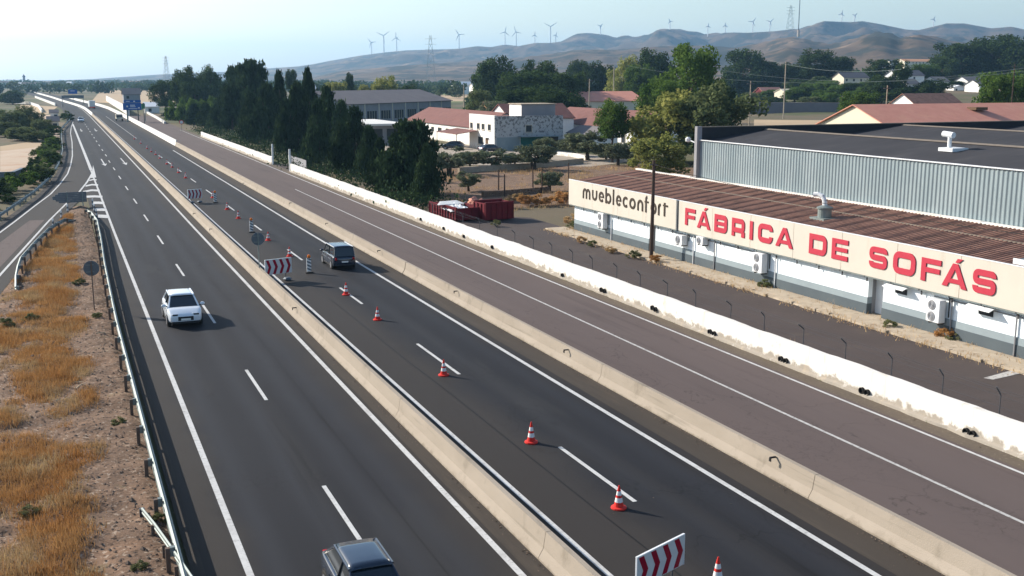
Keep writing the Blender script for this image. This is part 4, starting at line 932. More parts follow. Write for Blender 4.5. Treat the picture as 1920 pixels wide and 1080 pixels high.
def car(name, label, cat, loc, rz, pm, kind='hatch', group=None):
    """+y is the front"""
    D = {'hatch': dict(L=4.25, W=.91, zb=.99, zr=1.52, ws=1.22, rf=.38, rr=-1.30, rb=-1.98, hood=.92, nose=.72, tail=.98, roofw=.60, wr=.33),
         'mpv': dict(L=4.5, W=.91, zb=1.05, zr=1.74, ws=1.25, rf=.65, rr=-1.95, rb=-2.18, hood=.98, nose=.75, tail=1.0, roofw=.70, wr=.33),
         'sedan': dict(L=4.5, W=.90, zb=.94, zr=1.46, ws=1.15, rf=.30, rr=-1.20, rb=-1.95, hood=.86, nose=.68, tail=.95, roofw=.60, wr=.32)}[kind]
    t = thing(name, label, cat, loc, rz, group); L2 = D['L'] / 2; Wd = D['W']
    S = [(L2, Wd * .74, .30, D['nose'] - .06, .5), (L2 - .10, Wd * .86, .24, D['nose'] + .03, .6), (L2 - .42, Wd * .97, .20, D['hood'] - .02, .68), (D['ws'] + .25, Wd, .20, D['hood'] + .07, .74), (D['ws'], Wd, .20, D['zb'], .80), (.0, Wd, .20, D['zb'] + .01, .82), (D['rr'] + .2, Wd, .20, D['zb'] + .02, .82), (D['rb'] + .1, Wd * .98, .22, D['tail'] + .02, .80), (-L2 + .12, Wd * .92, .26, D['tail'], .76), (-L2, Wd * .84, .32, D['tail'] - .12, .66)]
    mb = MB()
    for y, w_, zl, zb, wt in S: mb.v += [(x, y, z) for x, z in ring(w_, zl, zb, min(wt, w_ * .93))]
    m = 12; ns = len(S)
    mb.f = [(i * m + k, (i + 1) * m + k, (i + 1) * m + (k + 1) % m, i * m + (k + 1) % m) for i in range(ns - 1) for k in range(m)] + [tuple(range(m)), tuple(range((ns - 1) * m + m - 1, (ns - 1) * m - 1, -1))]
    body = mb.build('body', pm, t, smooth=True)
    md = body.modifiers.new('s', 'SUBSURF'); md.levels = 1; md.render_levels = 2
    # greenhouse
    zb, zr, rw = D['zb'] - .03, D['zr'], D['roofw']; bw = .80
    B = [(D['ws'], bw, zb), (D['rf'], rw, zr - .05), (D['rr'], rw - .01, zr - .05), (D['rb'], bw - .04, zb)]
    mb = MB()
    for y, w_, z in B: mb.v += [(-w_, y, z), (w_, y, z)]
    mb.f = [(0, 1, 3, 2), (2, 3, 5, 4), (4, 5, 7, 6), (0, 2, 4, 6), (1, 7, 5, 3)]
    mb.build('window_glass', MT['glass'], t)
    r = MB(); n = 5; m_ = 7                     # gently crowned roof
    for j in range(n + 1):
        f = j / n; y = (D['rf'] + .08) * (1 - f) + (D['rr'] - .08) * f
        for i in range(m_ + 1):
            x = -1 + 2 * i / m_; r.v.append((x * (rw + .05), y, zr - .035 + .06 * (1 - x ** 4) * (1 - .55 * (2 * f - 1) ** 4)))
    q = m_ + 1; r.f = [(j * q + i, j * q + i + 1, (j + 1) * q + i + 1, (j + 1) * q + i) for j in range(n) for i in range(m_)]; r.f = [f[::-1] for f in r.f]
    ro = r.build('roof', pm, t, smooth=True); so_ = ro.modifiers.new('t', 'SOLIDIFY'); so_.thickness = .04
    for s in (-1, 1):
        for (a, b) in ((0, 1), (2, 3)):
            (y0, w0, z0), (y1, w1, z1) = B[a], B[b]; MB().cyl((s * (w0 - .01), y0, z0), (s * (w1 + .0), y1, z1 + .02), .05, .04, 6).build('pillar', pm, t)
        MB().cyl((s * (bw + .012), -.35, zb), (s * (rw + .012), -.35, zr - .05), .03, .03, 6).build('pillar', MT['car_plastic'], t)
        MB().cyl((s * (rw + .035), D['rf'] + .05, zr - .03), (s * (rw + .035), D['rr'], zr - .03), .04, .04, 8).build('roof_rail', pm if kind != 'mpv' else MT['rim'], t)
        mi = MB().lathe([(.02, -.06), (.10, -.045), (.12, .0), (.10, .05), (.02, .07)], 10, (0, 0, 0)).build('mirror', pm, t, smooth=True); mi.rotation_euler = (math.pi / 2, 0, 0); mi.location = (s * (Wd + .10), D['ws'] - .22, zb + .10); mi.scale = (1.15, .8, 1)
        MB().box(s * (Wd - .04) - .05, s * (Wd - .04) + .05, D['ws'] - .26, D['ws'] - .18, zb + .02, zb + .07).build('mirror_arm', MT['car_plastic'], t)
        for wy in (L2 - .82, -L2 + .82):
            wr = D['wr']; x = s * (Wd - .12)
            MB().lathe([(wr + .055, -.004), (wr + .055, .012)], 22, (x + s * .10 - (.004), wy, wr + .01), 'x').build('wheel_arch', MT['car_plastic'], t)
            ty = MB().lathe([(wr - .09, -.10), (wr - .02, -.105), (wr, -.07), (wr, .07), (wr - .02, .105), (wr - .09, .10)], 22, (x + s * .03, wy, wr), 'x').build('tyre', MT['rubber'], t)
            MB().lathe([(wr - .10, -.02), (wr - .10, .02), (.05, .03)], 12, (x + s * .125, wy, wr), 'x').build('rim', MT['rim'], ty)
        MB().box(s * .52 - .17, s * .52 + .17, L2 - .14, L2 - .05, D['nose'] - .08, D['nose'] + .07).build('headlight', MT['headlight'], t, bevel=.03)
        MB().box(s * (Wd - .24) - .08, s * (Wd - .24) + .08, -L2 - .01, -L2 + .12, D['tail'] - .26, D['tail'] - .06).build('taillight', MT['taillight'], t, bevel=.03)
        for y in (D['ws'] - .12, -.36, D['rr'] + .25): MB().box(s * (Wd * .985) - .012, s * (Wd * .985) + .012, y - .012, y + .012, .38, zb - .12).build('door_gap', MT['car_plastic'], t)
        MB().box(s * (Wd * .97) - .03, s * (Wd * .97) + .03, -L2 + 1.25, L2 - 1.25, .22, .34).build('sill', MT['car_plastic'], t)
        MB().box(s * .55 - .14, s * .55 + .14, L2 - .045, L2 - .03, D['nose'] - .04, D['nose'] + .03).build('lamp_lens', MT['glass'], t)
        for y in (.55, -.35): MB().box(s * Wd - .012, s * Wd + .014, y - .18, y - .02, zb - .16, zb - .13).build('door_handle', MT['car_plastic'], t)
    MB().box(-.40, .40, L2 - .07, L2 + .006, .40, D['nose'] - .10).build('grille', MT['car_plastic'], t, bevel=.02)
    MB().box(-.72, .72, L2 - .1, L2 + .012, .24, .36).build('bumper', MT['car_plastic'], t, bevel=.02)
    MB().box(-.72, .72, -L2 - .012, -L2 + .1, .30, .44).build('bumper', MT['car_plastic'], t, bevel=.02)
    MB().box(-.25, .25, L2 + .007, L2 + .016, .42, .52).build('number_plate', MT['plate'], t)
    MB().box(-.25, .25, -L2 - .02, -L2 - .010, .56, .67).build('number_plate', MT['plate'], t)
    MB().box(-.5, .5, D['rf'] + .02, D['ws'] - .0, zb + .01, zb + .03).build('wiper', MT['car_plastic'], t)
    return t
car('car', 'white hatchback driving towards the camera in the left lane', 'car', (5.72, 61.6, 0), math.pi, paint('paint_silver', (.62, .66, .70)), 'hatch')
car('car', 'dark blue people carrier seen from behind beside the amber beacon', 'car', (18.0, 76.1, 0), 0, paint('paint_navy', (.008, .018, .036)), 'mpv').scale = (.92, .92, .92)
p = G(662, 1006, 1.42)
car('car', 'dark car roof cut off by the bottom edge of the picture', 'car', (p.x - .02, p.y - 1.5, 0), math.pi, paint('paint_black', (.010, .019, .036), .2), 'sedan').scale = (.86, 1, .97)
car('car', 'small pale car far up the carriageway coming past the ramp', 'car', (7.4, 366, 0), math.pi, MT['paint_silver'], 'hatch')
car('car', 'dark car parked in front of the white house door', 'car', (73.0, 186.9, 0), R(-75), MT['paint_navy'], 'sedan', None)
car('car', 'black car standing under the lean-to left of the white house', 'car', (69.5, 197.5, 0), R(60), MT['paint_black'], 'hatch', None)
# lorries, far
def lorry(label, x, y, rz, c1m, c2m, tail):
    t = thing('lorry', label, 'lorry', (x, y, 0), rz)
    MB().box(-1.2, 1.2, -4.2, 1.5, 1.0, 3.6).build('cargo_box', c1m, t, bevel=.05)
    MB().box(-1.15, 1.15, 1.7, 3.6, .6, 2.9).build('cab', c2m, t, bevel=.15)
    MB().box(-1.0, 1.0, 3.5, 3.62, 1.7, 2.6).build('windscreen', MT['glass'], t)
    MB().box(-1.18, 1.18, -4.3, -4.0, .55, .98).build('tail_bar', tail, t)
    MB().box(-.5, .5, -4.0, 3.5, .6, .97).build('chassis', MT['steel_dark'], t)
    for s in (-1, 1):
        for wy in (2.6, -2.4, -3.5): MB().lathe([(.3, -.14), (.5, -.14), (.5, .14), (.3, .14)], 16, (s * 1.03, wy, .5), 'x').build('wheel', MT['rubber'], t)
lorry('grey lorry with red tail driving away under the far gantry sign', 15.6, 530, R(3), MT['sign_white'], MT['sign_white'], MT['cone_red'])
pk = thing('pickup_truck', 'pale works truck parked at the far right end of the coned lane', 'truck', (18.9, 372, 0), 0)
MB().box(-1.0, 1.0, -2.6, .4, .75, 1.15).build('bed', MT['cream_wall'], pk); MB().box(-.95, .95, -2.4, .3, 1.152, 1.9).build('load', MT['steel_dark'], pk)
MB().box(-1.0, 1.0, .5, 2.0, .6, 2.1).build('cab', MT['cream_wall'], pk, bevel=.15); MB().box(-1.0, 1.0, 2.0, 2.8, .6, 1.2).build('bonnet', MT['cream_wall'], pk, bevel=.1)
MB().box(-.85, .85, .45, .497, 1.3, 1.95).build('rear_window', MT['glass'], pk)
for s in (-1, 1):
    for wy in (-1.8, 1.9): MB().lathe([(.25, -.12), (.4, -.12), (.4, .12), (.25, .12)], 14, (s * .9, wy, .4), 'x').build('wheel', MT['rubber'], pk)
# ================================================================== buildings
def gable(name, label, cat, x0, x1, y0, y1, zw, zr, ax, wm, rm, over=.3, th=.14, extra=None, rz=0.0, pos=None, zb=0.0):
    """house with a pitched roof; ax = 'x' or 'y' is the ridge direction. Local frame at pos when given."""
    t = thing(name, label, cat, pos or (x0, y0, 0), rz); wld = pos is None
    mb = MB(); mb.box(x0, x1, y0, y1, zb - .6, zw)
    o = mb.build('wall', MT[wm], t, world=wld)
    xm, ym = (x0 + x1) / 2, (y0 + y1) / 2
    for e in (0, 1):
        g_ = MB()
        if ax == 'x':
            x = (x0, x1)[e]; xa, xb = (x, x + .2) if e == 0 else (x - .2, x)
            g_.add([(xa, y0, zw), (xa, y1, zw), (xa, ym, zr - .02), (xb, y0, zw), (xb, y1, zw), (xb, ym, zr - .02)], [(0, 2, 1), (3, 4, 5), (0, 3, 5, 2), (1, 2, 5, 4)])
        else:
            y = (y0, y1)[e]; ya, yb = (y, y + .2) if e == 0 else (y - .2, y)
            g_.add([(x0, ya, zw), (x1, ya, zw), (xm, ya, zr - .02), (x0, yb, zw), (x1, yb, zw), (xm, yb, zr - .02)], [(0, 1, 2), (3, 5, 4), (0, 2, 5, 3), (1, 4, 5, 2)])
        g_.build('gable', MT[wm], t, world=wld)
    for s in (0, 1):
        if ax == 'x':
            ye = (y0 - over, y1 + over)[s]; ze = zw - over * (zr - zw) / (ym - y0)
            a, b, c, d = (x0 - over, ye, ze), (x1 + over, ye, ze), (x1 + over, ym, zr), (x0 - over, ym, zr)
        else:
            xe = (x0 - over, x1 + over)[s]; ze = zw - over * (zr - zw) / (xm - x0)
            a, b, c, d = (xe, y0 - over, ze), (xe, y1 + over, ze), (xm, y1 + over, zr), (xm, y0 - over, zr)
        Q = [a, b, c, d]
        MB().add(Q + [(p[0], p[1], p[2] + th) for p in Q], [(0, 1, 2, 3), (7, 6, 5, 4), (0, 4, 5, 1), (1, 5, 6, 2), (2, 6, 7, 3), (3, 7, 4, 0)]).build('roof_slope', MT[rm], t, world=wld)
    return t
def win(t, m, x0, x1, y0, y1, z0, z1, frame=True, sill=True):
    """a window proud of its wall by 2 cm, seen as dark opening with a frame"""
    o = MB().box(x0, x1, y0, y1, z0, z1).build('window', MT[m], t, world=True)
    f = MB()
    if (x1 - x0) < (y1 - y0):
        f.box(x0 - .03, x1, y0 - .08, y0 - .002, z0 - .08, z1 + .08).box(x0 - .03, x1, y1 + .002, y1 + .08, z0 - .08, z1 + .08).box(x0 - .03, x1, y0, y1, z1 + .002, z1 + .08)
        if sill: MB().box(x0 - .12, x1, y0 - .1, y1 + .1, z0 - .16, z0 - .085).build('sill', MT['kerb_stone'], o, world=True)
    else:
        f.box(x0 - .08, x0 - .002, y0 - .03, y1, z0 - .08, z1 + .08).box(x1 + .002, x1 + .08, y0 - .03, y1, z0 - .08, z1 + .08).box(x0, x1, y0 - .03, y1, z1 + .002, z1 + .08)
        if sill: MB().box(x0 - .1, x1 + .1, y0 - .12, y1, z0 - .16, z0 - .085).build('sill', MT['kerb_stone'], o, world=True)
    if frame: f.build('frame', MT['cream_wall'], o, world=True)
# white two-storey house
hx0, hx1, hy0, hy1, hh = 74.9, 88.8, 189.5, 203.0, 6.35
h = thing('white_house', 'two-storey white house with flat roof and peeling stone side wall', 'house', (hx0, hy0, 0))
MB().box(hx0, hx0 + .3, hy0 + .31, hy1, -.2, hh).build('front_wall', MT['plaster'], h, world=True)
MB().box(hx0, hx1, hy0, hy0 + .3, -.2, hh).build('stone_wall', MT['stone_wall'], h, world=True)
MB().box(hx0 + .31, hx1, hy0 + .31, hy1, -.2, hh - .5).build('core', MT['grey_wall'], h, world=True)
MB().box(hx0 + .32, hx1, hy0 + .32, hy1 + .1, hh - .49, hh - .3).build('flat_roof', MT['tile_maroon'], h, world=True)
MB().box(hx0 - .05, hx0 + .35, hy0 - .05, hy1, hh + .001, hh + .10).build('parapet_cap', MT['plaster'], h, world=True)
for u0, u1 in ((882, 886.5), (894.5, 899.5), (903.5, 908.5), (915, 920.5)):
    a, b = onX(u0, 237, hx0), onX(u1, 237, hx0); win(h, 'window_dark', hx0 - .03, hx0 - .002, b.y, a.y, 3.7, 4.75)
a, b = onX(897, 270, hx0), onX(906, 270, hx0); win(h, 'window_dark', hx0 - .03, hx0 - .002, b.y, a.y, .9, 2.25)
a, b = onX(910.5, 275, hx0), onX(915.5, 275, hx0); d = MB().box(hx0 - .04, hx0 - .002, b.y, a.y, 0, 2.1).build('door', MT['wood'], h, world=True)
MB().box(hx0 - .10, hx0 - .041, b.y + .1, b.y + .2, 1.0, 1.1).build('handle', MT['galvanised'], d, world=True)
MB().box(hx0 - .5, hx0 - .005, b.y - .2, a.y + .2, 2.25, 2.33).build('canopy', MT['plaster'], h, world=True)
a, b = onY(986, 238, hy0), onY(997, 238, hy0); win(h, 'window_dark', a.x, b.x, hy0 - .03, hy0 - .002, 3.4, 4.6)
MB().box(hx0 + 4.6, hx1 - 1.2, hy0 - 1.8, hy0 - .01, 2.5, 2.62).build('awning', MT['sheet_steel'], h, world=True)
MB().box(hx0 + 5.2, hx1 - 2.6, hy0 - .06, hy0 - .003, 0, 2.45).build('green_shutter', MT['green_paint'], h, world=True)
MB().box(hx1 - 2.5, hx1 - 1.0, hy0 - .08, hy0 - .003, 0, 2.4).build('dark_doorway', MT['window_dark'], h, world=True)
MB().box(hx0 + .4, hx0 + 5.0, hy0 - .03, hy0 - .003, 0, 2.45).build('smooth_render', MT['sheet_steel'], h, world=True)
# rooftop box
tb = thing('rooftop_room', 'box-shaped stair room standing on the white house roof', 'building', (hx0 + 6, hy0 + 2, hh))
a = onY(978, 216, hy0 + 3); b = onY(1041, 216, hy0 + 3)
MB().box(a.x, b.x, hy0 + 3, hy0 + 9, hh - .3, 8.35).build('wall', MT['grey_wall'], tb, world=True)
MB().box(a.x - .04, a.x - .002, hy0 + 3, hy0 + 9, hh - .3, 8.35).build('painted_lit_side', MT['plaster'], tb, world=True)  # paler skin over the grey wall puts this side's sunlight into its colour
MB().box(a.x - .25, b.x + .2, hy0 + 2.8, hy0 + 9.2, 8.351, 8.5).build('roof_slab', MT['kerb_stone'], tb, world=True)
gable('barn', 'maroon-roofed wing rising behind the white house parapet', 'barn', 84, 98, 204, 216, 5.3, 8.0, 'x', 'plaster', 'tile_maroon')
# long maroon roofed barn left of it
b1 = gable('barn', 'long low barn with maroon roof and white windowed wall left of the white house', 'barn', 77.2, 88.5, 203.6, 252, 3.6, 6.4, 'y', 'plaster', 'tile_maroon')
for u0, u1 in ((809, 814), (821.5, 828), (836, 842), (850.5, 857)):
    a, b = onX(u0, 254, 77.2), onX(u1, 254, 77.2); win(b1, 'window_dark', 77.17, 77.198, b.y, a.y, 1.7, 2.7, sill=False)
ln = thing('lean_to', 'small tin lean-to on thin posts beside the white house', 'shed', (71.5, 200, 0))
MB().add([(70.4, 198, 2.7), (74.8, 198, 3.3), (74.8, 210, 3.3), (70.4, 210, 2.7), (70.4, 198, 2.8), (74.8, 198, 3.4), (74.8, 210, 3.4), (70.4, 210, 2.8)], [(3, 2, 1, 0), (4, 5, 6, 7), (0, 1, 5, 4), (1, 2, 6, 5), (2, 3, 7, 6), (3, 0, 4, 7)]).build('roof', MT['tile_maroon'], ln, world=True)
for y in (198.2, 209.8): MB().box(70.45, 70.55, y - .05, y + .05, 0, 2.7).build('post', MT['wood'], ln, world=True)
# white canopy building in front of the hangar, partly behind the cypresses
cb = thing('canopy_building', 'low building with wide pale flat roof behind the cypress trees', 'building', (62, 215, 0))
p = onX(800, 233, 66)
MB().box(56.5, 66, 214, 240, 3.9, 4.3).build('roof', MT['new_concrete'], cb, world=True)
MB().box(57.5, 65.4, 216, 239, -.2, 3.89).build('wall', MT['grey_wall'], cb, world=True)
for i in range(3): MB().box(57.44, 57.498, 218 + i * 7, 222 + i * 7, 1.0, 3.2).build('window', MT['window_dark'], cb, world=True)
for i in range(2): MB().box(58.5 + i * 3.4, 61 + i * 3.4, 215.94, 215.998, 1.0, 3.2).build('window', MT['window_dark'], cb, world=True)
# grey hangar, turned to the road
az = R(47)
pr_ = G(846, 224); 
hg = gable('hangar', 'big grey hangar with dark pitched roof behind the cypress row', 'hangar', 0, 62, 0, 24, 6.2, 9.6, 'x', 'grey_wall', 'grey_roof', .5, rz=0, pos=(0, 0, 0))
hg.location = (pr_.x - 62 * math.sin(az), pr_.y - 62 * math.cos(az), 0); hg.rotation_euler.z = math.pi / 2 - az
for i in range(8):
    MB().box(1.2 + i * 7.7, 1.55 + i * 7.7, -.12, -.002, 0, 6.1).build('pilaster', MT['cream_wall'], hg)
    w_ = MB().box(2.6 + i * 7.7, 7.8 + i * 7.7, -.05, -.002, 1.6, 4.0).build('window', MT['window_dark'], hg)
    for k in range(1, 4): MB().box(2.6 + i * 7.7 + k * 1.3 - .05, 2.6 + i * 7.7 + k * 1.3 + .05, -.09, -.051, 1.6, 4.0).build('mullion', MT['cream_wall'], w_)
MB().add([(40, 4, 7.32), (41, 4, 7.32), (43, 9.6, 9.02), (42, 9.6, 9.02)], [(0, 1, 2, 3)]).build('roof_light', MT['cream_wall'], hg)
# right-hand maroon roof and lean-to
b2 = gable('barn', 'long maroon-roofed barn right of the white house behind the olive trees', 'barn', 99.5, 112, 182, 222, 4.0, 6.9, 'y', 'plaster', 'tile_maroon')
for i in range(4): win(b2, 'window_dark', 99.46, 99.498, 184.5 + i * 5, 186 + i * 5, 1.2, 2.6, sill=False)
sh = gable('shed', 'small grey-roofed shed between the white house and the right barn', 'shed', 90.5, 96, 181, 191, 3.0, 4.3, 'y', 'plaster', 'grey_roof')
# house with pink tiled roof and cream gable
pz = onY(1112, 172, 300)
ph = gable('house', 'cream gabled house with salmon tiled roof between the dark trees', 'house', onY(1092, 200, 300).x, onY(1208, 190, 300).x, 300, 318, onY(1145, 190, 300).z + .1, onY(1112, 172, 309).z, 'x', 'cream_wall', 'tile_pink', .5)
xx = onY(1196, 190, 300).x; MB().box(xx, xx + 1.5, 299.94, 299.998, 3.5, 5).build('window', MT['reflective'], ph, world=True)
# big salmon roof on the right
zr = onY(1627, 197, 143).z; x0 = onY(1600, 220, 137).x
gr = gable('barn', 'large barn with salmon tiled roof and cream gable beyond the warehouse roof', 'barn', 118.5, 170, 133.5, 152.5, 5.4, zr, 'x', 'cream_wall', 'tile_pink', .45)
MB().box(140, 142.5, 139, 141, zr - .9, zr - .45).build('skylight', MT['wood'], gr, world=True)
gable('barn', 'paler orange roof joined at the right end of the salmon barn', 'barn', 170.6, 195, 132.5, 152, 5.2, zr - .1, 'x', 'cream_wall', 'tile_orange', .3)
# scattered houses beyond
def hp(label, u0, u1, vt, vb, Y, rm, wm, ax='x', depth=9, name='house', hip=.35):
    if u0 > 1370 and Y < 700 and Y != 205: Y = atD(u0, 150, 560 + (u0 * 7 % 50)).y
    a, b = onY(u0, vb, Y), onY(u1, vt, Y); zr_ = b.z; zb = min(gz(a.x, Y), gz(b.x, Y)); zw = zb + (zr_ - zb) * .62
    if zr_ - zb > 8: zw = zr_ - 2.5
    t = gable(name, label, 'house', a.x, b.x, Y, Y + depth, zw, zr_, ax, wm, rm, .4, zb=zb)
    for i in range(max(1, int((b.x - a.x) / 4.5))):
        xc = a.x + 1.2 + i * 4.5
        if xc + 1.2 < b.x: w_ = MB().box(xc, xc + 1.1, Y - .05, Y - .002, zw - 1.9, zw - .7).build('window', MT['window_dark'], t, world=True)
    return t
hp('house with brown hipped roof just above the salmon barn ridge', 1718, 1806, 176, 195, 205, 'tile_brown', 'plaster')
hp('white-fronted house with grey roof at the right among trees', 1814, 1856, 144, 164, 330, 'grey_roof', 'plaster')
hp('small white gable peeking out of the trees above the brown roof', 1788, 1808, 160, 170, 300, 'white_metal', 'plaster', 'y')
hp('far pink terrace of houses on the foot of the hills', 1696, 1766, 111, 124, 900, 'tile_orange', 'cream_wall', depth=14)
hp('grey-roofed farmhouse with pale wall in the trees right of centre', 1682, 1734, 132, 152, 420, 'grey_roof', 'plaster')
hp('pale low farm building left of the tall bushy tree', 1582, 1630, 136, 156, 410, 'grey_roof', 'cream_wall')
hp('tiny white hut in front of the far hills', 1670, 1686, 112, 122, 800, 'grey_roof', 'plaster')
hp('bright red shed near the railway embankment', 1432, 1470, 164, 176, 560, 'tile_pink', 'container_red')
hp('pale shed with sand-coloured wall beside the red shed', 1472, 1512, 167, 184, 545, 'cream_wall', 'cream_wall')
hp('long white greenhouse roof beyond the tan field', 852, 930, 153, 158, 900, 'white_metal', 'plaster')
hp('white greenhouse beside the dark trees in the far field', 888, 935, 156, 162, 760, 'white_metal', 'plaster')
hp('tan brick hut in front of the dark trees behind the white house', 921, 934, 192, 212, 260, 'tile_brown', 'tile_orange')
hp('white far shed above the cypress row', 572, 592, 158, 166, 700, 'white_metal', 'plaster')
hp('lone grey house beyond the far bend of the motorway', 232, 262, 166, 186, 520, 'grey_roof', 'grey_wall')
hp('long pale shed right of the blue direction sign', 272, 298, 192, 199, 450, 'white_metal', 'plaster')
hp('small brick building left of the ramp among dry fields', 90, 109, 219, 231, 330, 'grey_roof', 'cream_wall', depth=4)
hp('tiny concrete hut nearer the ramp in the dry field', 94, 108, 206, 214, 420, 'grey_roof', 'plaster', depth=4)
for i, (u, v) in enumerate(((1700, 156), (1836, 158), (1592, 150), (1606, 158), (1755, 152), (1640, 160))):
    hp(('low white cottage left of the hazy tree and post', 'grey cottage half hidden right of the white-fronted house', 'white cottage with two windows behind the bushy tree', 'lower white cottage below the pale farm building', 'cream cottage right of the grey farmhouse', 'white wall of a cottage behind the concrete post')[i], u, u + 26, v - 8, v + 8, 360 + 15 * i, 'grey_roof', 'plaster')
# pale retaining walls and embankment along the far left roads
def fwall(label, px, h_, m='new_concrete', zb=0):
    P = [G(u, v, zb) for u, v in px]; t = thing('roadside_wall', label, 'wall', P[0]); MB().sweep([(-.25, h_), (.25, h_), (.25, -.1), (-.25, -.1)], P).build('wall', MT[m], t, world=True)
fwall('curved white parapet in the dry fields left of the ramp', ((30, 194), (55, 195), (72, 201), (79, 211)), 1.2)
fwall('white parapet of the far side road on the left', ((66, 183), (84, 190), (104, 198)), 1.2)
fwall('tall pale panel wall behind the blue direction sign', ((200, 189), (212, 197), (228, 207), (242, 217)), 3.0)
fwall('white kerb wall of the slip road near the blue sign', ((275, 212), (292, 221), (309, 232)), .7)
fwall('dark retaining wall with pale coping beside the dirt track', ((0, 343), (26, 342), (44, 334)), 1.4, 'sign_back')
fwall('low pale wall in the olive grove below the white house', ((860, 324), (1000, 315), (1092, 306)), .8, 'kerb_stone')
fwall('white low wall end right of the olive trees', ((1046, 291), (1076, 294), (1102, 300)), .6, 'plaster')
fwall('thin stone wall beyond the dry grass behind the skips', ((905, 369), (960, 365), (1030, 359)), .6, 'soil')
# far railway embankment / dark mounds right
P = [atD(u, 190, 430) for u in (1395, 1460, 1530, 1610)]; t = thing('roadside_wall', 'long dark railway embankment right of the plane tree', 'wall', (P[0].x, P[0].y, 0))
MB().sweep([(-1.2, 4.4), (1.2, 4.4), (2.6, -.3), (-2.6, -.3)], [(p.x, p.y, 0) for p in P]).build('embankment', MT['grey_roof'], t, world=True)
# far town on the plain at the left
rg = random.Random(11)
for i in range(26):
    u = rg.uniform(0, 560); dist = rg.uniform(1500, 3200); p = atD(u, 160, dist); s = rg.uniform(8, 22)
    t = thing('far_house', 'pale distant building on the hazy plain at the left horizon', 'building', (p.x, p.y, 0), rg.uniform(-.4, .4), 'distant buildings on the left plain')
    hh_ = rg.uniform(4, 8); MB().box(-s / 2, s / 2, -5, 5, 0, hh_).build('wall', MT[rg.choice(['plaster', 'cream_wall', 'grey_wall'])], t)
    MB().add([(-s / 2 - .3, -5.3, hh_), (s / 2 + .3, -5.3, hh_), (s / 2 + .3, 5.3, hh_), (-s / 2 - .3, 5.3, hh_), (-s / 2, 0, hh_ + 2), (s / 2, 0, hh_ + 2)], [(0, 1, 5, 4), (2, 3, 4, 5), (0, 4, 3), (1, 2, 5), (3, 2, 1, 0)]).build('roof', MT[rg.choice(['tile_orange', 'grey_roof', 'white_metal'])], t)
tw = thing('church_tower', 'tiny square tower on the left horizon', 'tower', atD(46, 160, 2400).to_2d().to_3d())
MB().box(-2.2, 2.2, -2.2, 2.2, 0, 17).build('shaft', MT['grey_wall'], tw); MB().lathe([(3.4, 17), (.3, 22)], 4).build('spire', MT['grey_roof'], tw)
# ================================================================== vegetation
def leaves(name, C, S, seed, up=.3, asp=1.0, out=None):
    """one small bent leaf spray (a kite of two triangles) at each centre C with size S"""
    r = np.random.default_rng(seed); n = len(C)
    a = r.normal(size=(n, 3)); a[:, 2] += up
    if out is not None: a += out
    a /= np.linalg.norm(a, axis=1)[:, None]
    b = np.cross(a, r.normal(size=(n, 3))); b /= np.linalg.norm(b, axis=1)[:, None] + 1e-9
    c = np.cross(a, b); S = np.asarray(S)[:, None]
    V = np.empty((n, 4, 3)); bend = a * S * r.uniform(-.25, .25, (n, 1))
    V[:, 0] = C - b * S * asp; V[:, 1] = C + c * S * .55 + bend; V[:, 2] = C + b * S * asp; V[:, 3] = C - c * S * .55 + bend
    me = bpy.data.meshes.new(name); me.vertices.add(n * 4); me.vertices.foreach_set('co', V.ravel().astype(np.float32))
    me.loops.add(n * 4); me.loops.foreach_set('vertex_index', np.arange(n * 4, dtype=np.int32))
    me.polygons.add(n); me.polygons.foreach_set('loop_start', np.arange(0, n * 4, 4, dtype=np.int32))
    me.update(calc_edges=True); me.materials.append(MT['leaf_dark']); return me
def crown_conifer(seed, n=7500, ex=.62):                 # height 1, widest radius 1
    r = np.random.default_rng(seed); k = 150
    z = r.uniform(.03, .97, k) ** .9; th = r.uniform(0, 2 * np.pi, k)
    prof = np.clip((1.02 - z), 0, 1) ** ex * (.55 + .45 * np.clip(z / .12, 0, 1)); rad = prof * r.uniform(.4, 1.08, k) * (1 + .18 * np.sin(3 * th + seed))
    cen = np.stack([rad * np.cos(th), rad * np.sin(th), z], 1)
    i = r.integers(0, k, n); d = r.normal(size=(n, 3)) * np.array([.15, .15, .045]) * (.35 + .65 * (1 - z[i]) ** .5)[:, None]
    d[:, 2] += np.abs(r.normal(size=n)) * .02
    C = cen[i] + d
    return leaves('crown_conifer', C, r.uniform(.035, .07, n), seed, .6)
def crown_broad(seed, n=9000, k=64, flat=1.0, gap=.0):
    r = np.random.default_rng(seed)
    cen = r.normal(size=(k, 3)); cen /= np.linalg.norm(cen, axis=1)[:, None]; rr = r.uniform(.35, .92, k) ** .6
    cen *= rr[:, None]; lump = 1 + .22 * np.sin(cen[:, 0] * 4 + seed) * np.cos(cen[:, 1] * 3.3 + seed * 2); cen *= lump[:, None]
    cs = r.uniform(.20, .36, k)
    i = r.integers(0, k, n); d = r.normal(size=(n, 3)); d /= np.linalg.norm(d, axis=1)[:, None]; d *= (r.uniform(0, 1, n) ** .45 * cs[i])[:, None]
    C = cen[i] + d; C[:, 2] = np.where(C[:, 2] < -.72, -.72 + .2 * (C[:, 2] + .72), C[:, 2]) * flat
    return leaves('crown_broad', C, r.uniform(.035, .07, n) * (1 + gap), seed, .4, out=d * 3)
CON = [crown_conifer(s, ex=e) for s, e in ((1, .95), (2, .8), (3, .42), (4, 1.1))]
BRD = [crown_broad(s) for s in (11, 12, 13, 14, 15)]
SPR = [crown_broad(s, 8000, 52, gap=.05) for s in (21, 22)]
OLV = [crown_broad(s, 4200, 34, .95, .3) for s in (31, 32, 33)]
FAR = [crown_broad(s, 1100, 26, gap=1.2) for s in (41, 42, 43, 44)]
